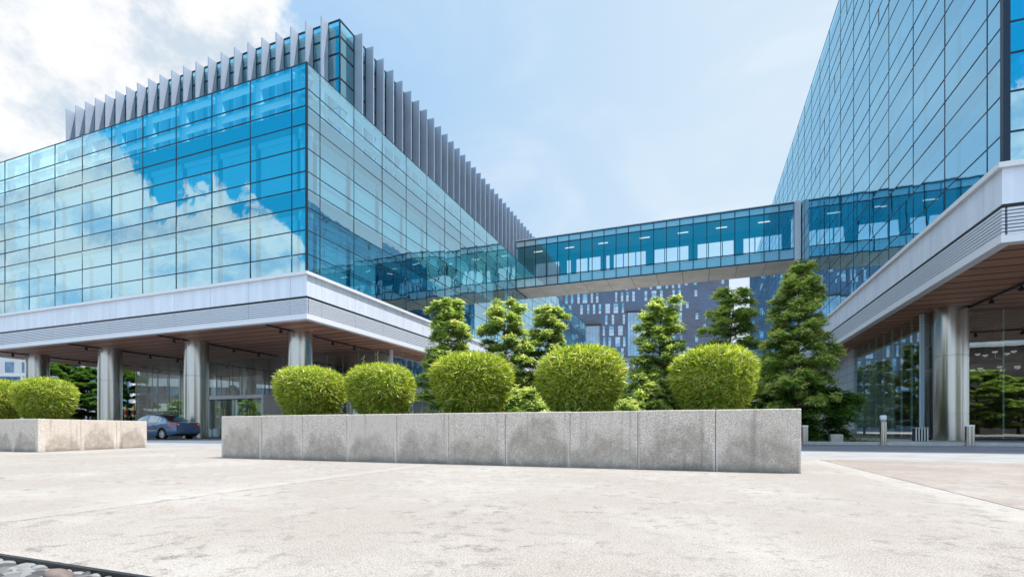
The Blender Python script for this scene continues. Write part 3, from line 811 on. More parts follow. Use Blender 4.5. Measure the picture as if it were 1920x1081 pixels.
for i, (lx, w, z0, hh) in enumerate(tw):
    m = MB() if i < 100 else rest
    for s_ in range(3):
        m.cur = 1 if r4.random() < (.72 if s_ < 2 else .45) else 0
        m.box(lx, lx+w, -.06, .02, z0+hh/3*s_+.04, z0+hh/3*(s_+1)-.04)
    m.cur = 0
    if i < 100: tb(m, 'window', [winA, winB])
if rest.v: tag(tb(rest, 'window_remainder', [winA, winB]), kind='stuff')
gb = pbr('glazed_bay_glass', (0.30, 0.46, 0.62), 0.08, 0.4, var=.35, vscale=.12)
for (pa, pb, z0, z1) in bays:
    la = min(range(0, 760), key=lambda q: abs(tower_px(q/10)-pa))/10; lb = min(range(0, 760), key=lambda q: abs(tower_px(q/10)-pb))/10
    g = tb(MB().box(la, lb, -.12, .02, z0, z1), 'glazed_bay', gb)
    m = MB(); xx = la
    while xx <= lb+.1: m.box(xx-.05, xx+.05, -.18, -.121, z0, z1); xx += 1.0
    zz = z0
    while zz <= z1+.05: m.box(la, lb, -.17, -.1225, zz-.04, zz+.04); zz += .8
    m.build('glazing_bar', pbr('pale_bar', (.16, .24, .34), .5), g, local=True)
    MB().box(la-.5, lb+.5, -.8, -.02, z1+.01, z1+.45).build('lintel', M['stone_dark'], g, local=True)
# ================================================================== FOLIAGE
def leaf_mesh(name, C, D, N, L, Wd, mat, mat2=None, mask=None):
    # rhombic leaves: centre/base C, direction D, side axis from N, length L, width Wd  (numpy arrays)
    D = D/np.linalg.norm(D, axis=1, keepdims=True)
    S = np.cross(D, N); S /= (np.linalg.norm(S, axis=1, keepdims=True)+1e-9)
    L = L[:, None]; Wd = Wd[:, None]
    up = np.cross(S, D)
    v0 = C; v1 = C+D*L*.42+S*Wd*.5+up*L*.04; v2 = C+D*L-up*L*.10; v3 = C+D*L*.42-S*Wd*.5+up*L*.04
    V = np.stack([v0, v1, v2, v3], 1).reshape(-1, 3)
    n = len(C)
    me = bpy.data.meshes.new(name)
    me.vertices.add(n*4); me.vertices.foreach_set('co', V.astype(np.float32).ravel())
    me.loops.add(n*4); me.loops.foreach_set('vertex_index', np.arange(n*4, dtype=np.int32))
    me.polygons.add(n); me.polygons.foreach_set('loop_start', np.arange(0, n*4, 4, dtype=np.int32))
    me.polygons.foreach_set('loop_total', np.full(n, 4, dtype=np.int32))
    me.materials.append(mat)
    if mat2 is not None:
        me.materials.append(mat2); me.polygons.foreach_set('material_index', mask.astype(np.int32))
    me.update(calc_edges=True); me.validate()
    return me
def link(name, me, parent):
    o = bpy.data.objects.new(name, me); COL.objects.link(o); o.parent = parent; return o
def rosettes(rg, P, size, nl, droop=0.25, wr=0.30):
    # each rosette: nl leaflets fanned roughly horizontally around a point
    n = len(P)
    az = rg.uniform(0, 2*np.pi, (n, 1))+np.arange(nl)[None, :]*(2*np.pi/nl)+rg.normal(0, .25, (n, nl))
    pit = rg.normal(.10, droop, (n, nl))
    tl = rg.normal(0, .22, (n, 2))
    D = np.stack([np.cos(az)*np.cos(pit), np.sin(az)*np.cos(pit), np.sin(pit)+tl[:, :1]*np.cos(az)+tl[:, 1:]*np.sin(az)], -1).reshape(-1, 3)
    C = np.repeat(P, nl, 0)+rg.normal(0, .012, (n*nl, 3))
    N = np.tile(np.array([[0, 0, 1.0]]), (n*nl, 1))+rg.normal(0, .18, (n*nl, 3))
    L = size*rg.uniform(.7, 1.2, n*nl)
    return C, D, N, L, L*wr
def tree_meshes(seed, H, prof, z0, tiers, leaf=.17, dens=1.0, mat=None, trunk_r=.09, lean=0.0):
    rg = np.random.default_rng(seed); rr = random.Random(seed)
    tb_ = MB()
    tp = [(0, 0, -.15)]; nseg = 9
    for i in range(1, nseg+1):
        f = i/nseg; tp.append((rr.gauss(0, .05)+lean*f, rr.gauss(0, .05), H*.965*f))
    tb_.tube(tp, [trunk_r*(1.25 if i == 0 else 1-.85*i/nseg) for i in range(nseg+1)], 9)
    def ax(z):
        f = min(max(z/(H*.965), 0), .9999)*nseg; i = int(f); a, b = tp[i], tp[i+1]; f -= i
        return (a[0]+(b[0]-a[0])*f, a[1]+(b[1]-a[1])*f)
    pts = []; tips = []
    az0 = rr.random()*6.28
    for kx in range(tiers):
        f = kx/(tiers-1); z = z0+(H-z0-.25)*f+rr.gauss(0, .05)
        Rm = prof(f); nb = rr.choice([4, 5, 5, 6]) if Rm > .6 else 4
        for b in range(nb):
            a = az0+b*6.283/nb+rr.gauss(0, .22); Lb = Rm*rr.uniform(.62, 1.12)
            if rr.random() < .07: continue
            cxx, cyy = ax(z); rise = rr.uniform(.02, .26)*Lb
            bp = [(cxx, cyy, z-.1), (cxx+math.cos(a)*Lb*.5, cyy+math.sin(a)*Lb*.5, z+rise*.75), (cxx+math.cos(a)*Lb, cyy+math.sin(a)*Lb, z+rise)]
            tb_.tube(bp, [.035*(1-f*.6), .022*(1-f*.6), .008], 5)
            # leaf pad along the outer part, flat and lumpy
            n = int((20+40*Lb)*dens)
            tt = rg.uniform(.28, 1.06, n)**.8
            wv = .10+.26*Lb*.5*tt
            lat = rg.normal(0, 1, n)*wv*.62
            px_ = cxx+math.cos(a)*Lb*tt-math.sin(a)*lat; py_ = cyy+math.sin(a)*Lb*tt+math.cos(a)*lat
            pz_ = z+rise*np.minimum(1, tt*1.3)-np.abs(lat)*.25+rg.normal(.02, .085, n)-.08*(tt > .95)
            pts.append(np.stack([px_, py_, pz_], 1))
            top_ = pz_-(z+rise*np.minimum(1, tt*1.3)-np.abs(lat)*.25)
            tips.append((top_ > .06)*(rg.uniform(0, 1, n) < .20+.36*f) + ((tt > .92)*(rg.uniform(0, 1, n) < .35)) > 0)
        az0 += .55+rr.random()*.5
    P = np.concatenate(pts)
    C, D, N, L, Wd = rosettes(rg, P, leaf, 6)
    tipm = np.repeat(np.concatenate(tips), 6)
    me = leaf_mesh('crown', C, D, N, L, Wd, mat, M['leaf_new_lit'] if mat is M['leaf'] else None, tipm)
    tm = tb_.build('trunk_tmp', M['bark'], smooth=True); tme = tm.data; bpy.data.objects.remove(tm)
    return tme, me
def place_tree(name, mesh, x, y, s, rz, label, cat='tree', group=None, z=.08):
    t_ = empty(name, (x, y, z), label, cat, group, rz)
    t_.scale = s if isinstance(s, tuple) else (s, s, s)
    link('trunk', mesh[0], t_); link('crown', mesh[1], t_)
    return t_
cone = lambda R0, top=.35: (lambda f: R0*(top+(1-top)*(1-f)**.75)*(1 if f > .12 else .55+f*3.7))
egg = lambda R0: (lambda f: R0*(.42+1.0*math.sin(math.pi*min(1, .16+f*.84))**.8*.72))
tA = tree_meshes(11, 7.6, cone(1.95, .28), .75, 20, .20, 1.15, M['leaf'], .11)
tB = tree_meshes(23, 7.0, cone(1.62, .42), .7, 17, .20, 1.12, M['leaf'], .09)
tC = tree_meshes(37, 6.9, cone(1.6, .44), .8, 16, .20, 1.1, M['leaf'], .09)
tD = tree_meshes(51, 7.1, cone(1.7, .40), .8, 17, .20, .95, M['leaf'], .09, lean=.3)
G = 'trees growing between the two glass buildings'
def at(px, Y): return x_at(px, Y), Y
for (msh, px, Y, top, rz, lab, base) in (
    (tA, 1496, 23.9, 497, .4, 'tallest dark green tiered tree, in front of the right office block', 7.6),
    (tB, 840, 23.5, 562, 1.0, 'narrow leafy tree leftmost between the buildings, beside the silver fascia', 7.0),
    (tC, 946, 25.0, 563, 2.1, 'slender leafy tree behind the gap between two big round bushes, second from left', 6.9),
    (tB, 1028, 26.5, 574, 4.0, 'slender leafy tree close against its neighbour, third from left, just left of the dark tower', 7.0),
    (tC, 1238, 25.6, 562, .3, 'leafy tree standing straight in front of the dark tower', 6.9),
    (tD, 1366, 26.8, 550, 5.2, 'airy leafy tree before the strip of sky beside the tower', 7.1)):
    x, y = at(px, Y); d = -SS*x+CC*y
    ztop = (HZ-top)/F*d+CAMH
    s = (ztop-.08)/base
    place_tree('tree', msh, x, y, (s*(1.0 if msh is tA else 1.2), s*(1.0 if msh is tA else 1.2), s), rz, lab, 'tree', G)
for i, (x, y, q, lab) in enumerate(((6.6, 43, 1.0, 'tree deep in the bed, mirrored in the lobby glass nearest its corner post'), (6.2, 48.5, 1.06, 'second tree deep in the bed, mirrored in the middle of the lobby glass'), (6.7, 54, .97, 'third tree deep in the bed, mirrored beside the stone wall'), (6.3, 61, 1.03, 'farthest tree deep in the bed before the end of the right fascia'))):
    place_tree('tree', (tB, tC)[i % 2], x, y, q, i*1.7, lab, 'tree', 'trees deep in the bed along the right lobby')
# low trees and shrubs filling the bed
sA = tree_meshes(61, 3.2, egg(1.25), .35, 9, .20, 1.25, M['leaf'], .05)
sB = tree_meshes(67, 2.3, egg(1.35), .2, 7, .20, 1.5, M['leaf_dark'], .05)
sC = tree_meshes(71, 2.0, egg(1.15), .2, 7, .17, 1.6, M['leaf'], .04)
GS = 'shrubs filling the planting bed'
for (msh, px, Y, top, base, rz, sc, lab) in (
    (sA, 1212, 24.5, 690, 3.2, .2, 1.0, 'bushy small tree spreading below the tree before the dark tower'),
    (sC, 975, 22.9, 726, 2.0, 1.1, 1.0, 'bright low shrub in the gap between the third and fourth round bushes from the left'),
    (sC, 1180, 22.6, 748, 2.0, 2.0, .8, 'low green shrub in the gap left of the widest round bush'),
    (sB, 1528, 24.6, 708, 2.3, .5, .9, 'dark glossy shrub beneath the tallest tree, beyond the granite planter end'),
    (sB, 1440, 25.6, 742, 2.3, 2.5, 1.1, 'dark shrub just behind the far right round bush'),
    (sB, 1060, 28.0, 700, 2.3, 3.1, 1.3, 'dark shrub half hidden behind the fourth round bush'),
    (sB, 905, 27.0, 735, 2.3, 4.4, 1.2, 'dark shrub half hidden behind the third round bush'),
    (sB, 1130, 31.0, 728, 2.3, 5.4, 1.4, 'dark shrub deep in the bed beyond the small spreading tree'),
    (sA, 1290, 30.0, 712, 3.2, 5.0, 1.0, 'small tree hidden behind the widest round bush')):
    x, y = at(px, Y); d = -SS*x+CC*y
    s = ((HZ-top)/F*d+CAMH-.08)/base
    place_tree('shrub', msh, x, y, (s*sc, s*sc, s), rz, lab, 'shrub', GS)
# ---- trees beyond the left building
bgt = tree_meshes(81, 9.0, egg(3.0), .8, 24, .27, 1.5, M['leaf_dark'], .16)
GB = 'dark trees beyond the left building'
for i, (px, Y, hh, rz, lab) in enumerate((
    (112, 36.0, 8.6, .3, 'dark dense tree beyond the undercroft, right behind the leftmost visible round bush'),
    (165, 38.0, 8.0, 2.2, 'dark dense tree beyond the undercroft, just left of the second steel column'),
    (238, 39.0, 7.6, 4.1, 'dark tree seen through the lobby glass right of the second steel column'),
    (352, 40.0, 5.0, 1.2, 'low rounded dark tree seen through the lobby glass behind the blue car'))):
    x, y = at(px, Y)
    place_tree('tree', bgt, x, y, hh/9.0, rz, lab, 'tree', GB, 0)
# ================================================================== GRANITE PLANTERS AND ROUND BUSHES
PT = 0.86
def planter(label, slabs, soil):
    xs = [p for s in slabs for p in (s[0], s[2])]; ys = [p for s in slabs for p in (s[1], s[3])]
    th = empty('planter', ((min(xs)+max(xs))/2, (min(ys)+max(ys))/2, 0), label, 'planter')
    for (xa, ya, xb, yb) in slabs:
        L = math.hypot(xb-xa, yb-ya); m = MB().bevbox(-L/2+.003, L/2-.003, 0, .16, -PT/2+.002, PT/2, .008)
        o = m.build('granite_slab', M['granite'], th, local=True)
        o.location = Vector(((xa+xb)/2+rnd.uniform(-.002, .002), (ya+yb)/2+rnd.uniform(-.004, .004), PT/2+rnd.uniform(-.005, .004)))-Vector(th.location)
        o.rotation_euler = (0, 0, math.atan2(yb-ya, xb-xa))
    MB().box(*soil, .0, PT-.12).build('soil', M['soil'], th)
    return th
Yp, Yq = 7.52, 10.9
jx = [415, 490, 567, 650, 744, 841, 947, 1069, 1196, 1342, 1503]
xsj = [x_at(p, Yp) for p in jx]
sl_ = [(xsj[i], Yp, xsj[i+1], Yp) for i in range(10)]
xa, xb = xsj[0], xsj[-1]
ny = 3; yy = [Yp+.165+(Yq-Yp-.33)*i/ny for i in range(ny+1)]
sl_ += [(xb, yy[i], xb, yy[i+1]) for i in range(ny)] + [(xa, yy[i+1], xa, yy[i]) for i in range(ny)]
sl_ += [(xsj[i+1], Yq, xsj[i], Yq) for i in range(10)]
PLR = planter('long grey granite planter wall with damp stains, holding five round bushes', sl_, (xa+.17, xb-.17, Yp+.17, Yq-.17))
CA, CB = (-15.95, 7.72), (-17.05, 11.15)
cl = math.hypot(CB[0]-CA[0], CB[1]-CA[1]); cu = ((CB[0]-CA[0])/cl, (CB[1]-CA[1])/cl)
sl2 = [(CA[0]-1.1*(i+1), CA[1], CA[0]-1.1*i, CA[1]) for i in range(6)]
cs = [.158, 1.22, 2.42, cl]
sl2 += [(CA[0]+cu[0]*cs[i], CA[1]+cu[1]*cs[i], CA[0]+cu[0]*cs[i+1], CA[1]+cu[1]*cs[i+1]) for i in range(3)]
sl2 += [(CB[0]-.05-1.1*i, CB[1], CB[0]-.05-1.1*(i+1), CB[1]) for i in range(5)]
PLL = planter('shorter granite planter whose corner faces the plaza, left of the blue car', sl2, (CB[0]-5.4, CB[0]-.1, CA[1]+.18, CB[1]-.17))
def bush_mesh(seed, n=19000):
    rg = np.random.default_rng(seed)
    # clipped dwarf bamboo: wide dome on a tapering skirt
    nlobe = 9
    la, lz, lr = rg.uniform(0, 6.28, nlobe), rg.uniform(-.5, .9, nlobe), rg.uniform(-.13, .09, nlobe)
    PR = np.array([0, .50, .78, .94, 1.0, .985, .90, .77, .63, .50]); PZ = np.array([1, .96, .83, .63, .36, .10, -.2, -.5, -.75, -.97])
    sl = np.concatenate([[0], np.cumsum(np.hypot(np.diff(PR), np.diff(PZ)))]); sl /= sl[-1]
    cum = np.concatenate([[0], np.cumsum((PR[1:]+PR[:-1]+.1)/2*np.diff(sl))]); cum /= cum[-1]
    s_ = np.interp(rg.uniform(0, 1, n), cum, sl)
    th = rg.uniform(0, 2*np.pi, n)
    r = np.interp(s_, sl, PR); z = np.interp(s_, sl, PZ)
    ds = .01; tr_ = np.interp(s_+ds, sl, PR)-np.interp(s_-ds, sl, PR); tz_ = np.interp(s_+ds, sl, PZ)-np.interp(s_-ds, sl, PZ)
    nr, nz = -tz_, tr_; q = np.hypot(nr, nz)+1e-6; nr, nz = nr/q, nz/q
    for i in range(nlobe):
        r = r*(1+lr[i]*np.exp(-((np.angle(np.exp(1j*(th-la[i]))))**2)/.35-((z-lz[i])**2)/.3))
    dep = 1-np.abs(rg.normal(0, .11, n)); dep = np.clip(dep, .5, 1.0)
    out = np.stack([np.cos(th)*r, np.sin(th)*r, z], 1)
    C = out*dep[:, None]
    gq = rg.normal(0, 1, (26, 3)); gq /= np.linalg.norm(gq, axis=1, keepdims=True); gr = rg.uniform(.05, .17, 26)
    od = out/np.linalg.norm(out, axis=1, keepdims=True)
    gap = np.max(np.exp(-((1-od@gq.T)*2)/(gr[None, :]**2)), axis=1)*(.35+.65*(z < .35))
    dep = np.clip(dep-gap*.22*rg.uniform(.4, 1, n), .42, 1.0); C = out*dep[:, None]
    nrm = np.stack([np.cos(th)*nr, np.sin(th)*nr, nz], 1)
    D = nrm*rg.uniform(.15, .9, n)[:, None]+rg.normal(0, .60, (n, 3))+np.array([[0, 0, .15]])
    N = nrm+rg.normal(0, .4, (n, 3))+np.array([[0, 0, .4]])
    L = rg.uniform(.10, .23, n)
    # stray shoots
    k = 60
    C2 = C[:k]*1.02; D2 = nrm[:k]*.5+np.array([[0, 0, 1.0]])+rg.normal(0, .2, (k, 3))
    C = np.concatenate([C, C2]); D = np.concatenate([D, D2]); N = np.concatenate([N, N[:k]]); L = np.concatenate([L, np.full(k, .21)])
    me = leaf_mesh('foliage', C, D, N, L, L*rg.uniform(.13, .2, n+k), M['bamboo'])
    m = MB(); rr = random.Random(seed)
    for i in range(26):
        a, q = rr.random()*6.28, rr.random()
        m.tube([(math.cos(a)*.3*q, math.sin(a)*.3*q, -1.05), (math.cos(a)*.6*q, math.sin(a)*.6*q, -.2), (math.cos(a)*.85*q, math.sin(a)*.85*q, .7*(1-q*q*.6))], [.012, .01, .004], 5)
    m.ball((0, 0, .02), .62, .62, .62, 14, 8, .2, rr)
    m.ball((0, 0, -.55), .36, .36, .5, 12, 6, .2, rr)
    o = m.build('stems_tmp', pbr('bush_stem', (.05, .065, .02), .9, var=.4, vscale=20)); ms = o.data; bpy.data.objects.remove(o)
    return me, ms
bm = [bush_mesh(s) for s in (101, 202, 303, 404)]
GBU = 'clipped round bushes in the granite planters'
Yb = 9.05
for i, (px, top, wpx, msh, lab) in enumerate((
    (583, 688, 139, 3, 'round clipped bush at the left end of the long granite planter, before a steel column'),
    (716, 683, 132, 1, 'smallest round clipped bush, second from the left on the long granite planter'),
    (885, 663, 160, 2, 'round clipped bush in the middle of the long granite planter'),
    (1090, 650, 164, 0, 'tall dome shaped bush below the middle of the footbridge'),
    (1337, 652, 174, 1, 'widest round clipped bush, nearest the right end of the long granite planter'),
    (86, 709, 136, 2, 'whole round clipped bush on the left granite planter'),
    (-3, 712, 120, 0, 'round clipped bush cut by the left edge of the photo'))):
    x = x_at(px, Yb); d = -SS*x+CC*Yb
    zt = (HZ-top)/F*d+CAMH
    r = (px-CX)/F; Rr = wpx/2/F*d/math.sqrt(1+r*r)
    sx = Rr/1.06; zb = PT-.05
    sz = (zt-zb)/2.0
    b = empty('round_bush', (x, Yb, zb+.95*sz), lab, 'bush', GBU, i*1.3)
    b.scale = (sx*(1+.05*math.sin(i*2.3)), sx*(1-.05*math.sin(i*1.7)), sz); b.rotation_euler = (.07*math.sin(i*3.1), .07*math.cos(i*2.2), i*1.3)
    link('foliage', bm[msh][0], b); link('stems', bm[msh][1], b)
def grass(name, x0, x1, y0, y1, z, n, hmin, hmax, seed, label):
    rg = np.random.default_rng(seed)
    C = np.stack([rg.uniform(x0, x1, n), rg.uniform(y0, y1, n), np.full(n, z)], 1)
    D = np.stack([rg.normal(0, .35, n), rg.normal(0, .35, n), np.ones(n)], 1)
    N = rg.normal(0, 1, (n, 3)); N[:, 2] = 0
    L = rg.uniform(hmin, hmax, n)
    me = leaf_mesh(name, C, D, N, L, L*.06+.004, M['grass'])
    o = bpy.data.objects.new(name, me); COL.objects.link(o)
    tag(o, label, 'grass', kind='stuff'); return o
grass('grass', xa+.2, xb-.2, Yp+.2, Yq-.2, PT-.13, 4200, .08, .26, 5, 'grass tufts growing along the top of the long granite planter')
grass('grass', CB[0]-5, CB[0]-.1, CA[1]+.2, CB[1]-.2, PT-.13, 2000, .06, .2, 6, 'grass tufts along the top of the left granite planter')
grass('ground_cover', -14.5, 7.2, 23.4, 36, .08, 9000, .1, .34, 8, 'low green ground cover on the bed between the buildings')
# thin flower stalks poking above a bush
m = MB()
sx_, sd = x_at(690, 9.6), 0
for (px, tp) in ((681, 668), (707, 660)):
    x = x_at(px, 9.9); d = -SS*x+CC*9.9; z = (HZ-tp)/F*d+CAMH
    m.tube([(x, 9.9, PT-.12), (x+.03, 9.9, z-.3), (x, 9.9, z)], [.008, .007, .004], 5)
    for q in range(6):
        a = q*1.9; m.ball((x+.03*math.cos(a), 9.9+.03*math.sin(a), z-.03*q), .012, .012, .02, 6, 4)
tag(m.build('flower_stalk', pbr('stalk', (.2, .22, .08), .8)), 'two thin dry stalks rising behind the smallest round bush', 'plant')
# ================================================================== BOLLARDS, BIN, BLOCK
def bollard(px, Y, h, r, label):
    x = x_at(px, Y)
    b = empty('bollard', (x, Y, 0), label, 'bollard', 'steel bollards along the kerb')
    MB().lathe([(r+.03, 0), (r+.03, .03), (r, .035), (r, h-.05)], x, Y, 24).build('post', M['steel'], b, smooth=True)
    MB().lathe([(r+.008, h-.05), (r+.008, h-.012), (r-.01, h)], x, Y, 24).build('cap', M['alu_white'], b, smooth=True)
    return b
bollard(1509, 22.2, .75, .115, 'short steel bollard half hidden by the end of the granite planter')
bollard(1818, 22.3, .75, .135, 'short steel bollard in front of the lobby column on the right')
x = x_at(1656, 22.3)
b = empty('bollard', (x, 22.3, 0), 'tall steel light bollard with a pale lamp head, before the lobby glass', 'bollard', 'steel bollards along the kerb')
MB().lathe([(.15, 0), (.15, .03), (.105, .035), (.105, .86)], x, 22.3, 24).build('post', M['steel'], b, smooth=True)
MB().lathe([(.09, .86), (.09, .96)], x, 22.3, 24).build('lamp_head', pbr('lamp_lens', (.35, .38, .4), .2), b, smooth=True)
MB().lathe([(.107, .96), (.107, 1.10), (.09, 1.115)], x, 22.3, 24).build('cap', M['alu_white'], b, smooth=True)
x = x_at(1725, 29.0)
b = empty('litter_bin', (x, 29.0, .04), 'small litter bin with black and white vertical slats before the lobby glass', 'bin')
MB().box(x-.24, x+.24, 28.8, 29.2, .04, .62).build('liner', M['black'], b)
for i in range(5):
    xx = x-.22+i*.11
    MB().box(xx-.022, xx+.022, 28.77, 28.797, .05, .66).build('slat', M['white'], b)
MB().box(x-.27, x+.27, 28.76, 29.22, .661, .70).build('lid', M['steel'], b)
x = x_at(1567, 23.6)
tag(MB().bevbox(x-.22, x+.22, 23.4, 23.85, .05, .40, .02).build('stone_block', M['pale_stone']), 'beige stone block on the kerb beneath the tallest tree', 'block')
# ================================================================== BY THE ENTRANCE
x, y = x_at(395, 29.0), 29.0
b = empty('plant_pot', (x, y, 0), 'square white pot beside the entrance porch', 'pot')
MB().bevbox(x-.24, x+.24, y-.2, y+.2, 0, .62, .02).build('pot_body', M['white'], b); MB().box(x-.2, x+.2, y-.17, y+.17, .621, .635).build('soil', M['soil'], b)
x, y = x_at(408, 29.1), 29.1
b = empty('plant_pot', (x, y, 0), 'round pale pot to the right of the square white pot', 'pot')
MB().lathe([(.26, 0), (.31, .1), (.31, .66), (.28, .68)], x, y, 24).build('pot_body', M['white'], b, smooth=True); MB().lathe([(.26, .681), (.26, .69)], x, y, 20).build('soil', M['soil'], b)
# cluster of white globes hanging above the porch
gx_, gy_ = x_at(420, 33.6), 34.5
gl = empty('pendant_lamp', (gx_, gy_, 3.9), 'cluster of white globe lamps hung inside the lobby above the porch', 'lamp')
for q, (dx, dz, rr_) in enumerate(((-.5, 0, .34), (0, .42, .40), (.45, .05, .34), (.1, -.1, .3))):
    MB().ball((gx_+dx, gy_, 4.0+dz), rr_, rr_, rr_*.85, 18, 10).build('globe', M['white'], gl, smooth=True)
MB().tube([(gx_, gy_, 4.7), (gx_, gy_, 6.7)], .02, 6).build('cord', M['black'], gl)
red = pbr('red_lacquer', (.35, .03, .03), .4); gold = pbr('gold_paint', (.75, .5, .12), .35, .5)
for px, Y, lab in ((236, 29.5, 'black post with gold and red banded top, left one beside the steel column'), (251, 29.5, 'black post with gold and red banded top, right one, taller and paler at the top')):
    x = x_at(px, Y); d = -SS*x+CC*Y
    b = empty('banner_post', (x, Y, 0), lab, 'post', 'banded posts by the undercroft')
    MB().lathe([(.13, 0), (.13, .05), (.10, .06), (.10, 1.72)], x, Y, 14).build('shaft', M['black'], b, smooth=True)
    MB().lathe([(.11, 1.72), (.11, 1.9)], x, Y, 14).build('gold_band', gold, b, smooth=True)
    MB().lathe([(.14, 1.9), (.16, 2.1), (.14, 2.3)], x, Y, 14).build('red_band', red, b, smooth=True)
    MB().lathe([(.13, 2.3), (.10, 2.45), (.12, 2.52), (.03, 2.75)], x, Y, 14).build('finial', gold, b, smooth=True)
    for q in range(5):
        z = .5+q*.23; v = Vector((-x, -Y, 0)).normalized()
        c = Vector((x, Y, z))+v*.10; s = v.cross(Vector((0, 0, 1)))*.04
        m = MB(); u = Vector((0, 0, .045))
        m.poly([c-s-u+v*.006, c+s-u+v*.006, c+s+u*.6+v*.006, c-s*.4+u+v*.006]); m.build('white_mark', M['white'], b)
# chandelier inside the right lobby
hx, hy, hz = 16.4, 37.5, 4.6
ch = empty('chandelier', (hx, hy, hz), 'chandelier of small white bowls inside the right lobby', 'lamp')
MB().tube([(hx, hy, 3.6), (hx, hy, 6.7)], .03, 8).build('stem', M['black'], ch)
for tier, (zz, rr_) in enumerate(((4.1, 1.0), (5.0, .8))):
    for q in range(7 if tier == 0 else 5):
        a = q*6.283/(7 if tier == 0 else 5)+tier*.5; ex_, ey_ = hx+math.cos(a)*rr_, hy+math.sin(a)*rr_
        ar = MB().tube([(hx, hy, zz-.2), (hx+math.cos(a)*rr_*.6, hy+math.sin(a)*rr_*.6, zz-.25), (ex_, ey_, zz)], .018, 6).build('arm', M['steel'], ch)
        MB().lathe([(.03, zz), (.11, zz+.04), (.14, zz+.11), (.13, zz+.11), (.08, zz+.05)], ex_, ey_, 14, caps=False).build('shade', bpy.data.materials.get('lamp_white') or pbr('lamp_white', (.85, .85, .8), .5, emit=((1, .96, .88), .25)), ar, smooth=True)
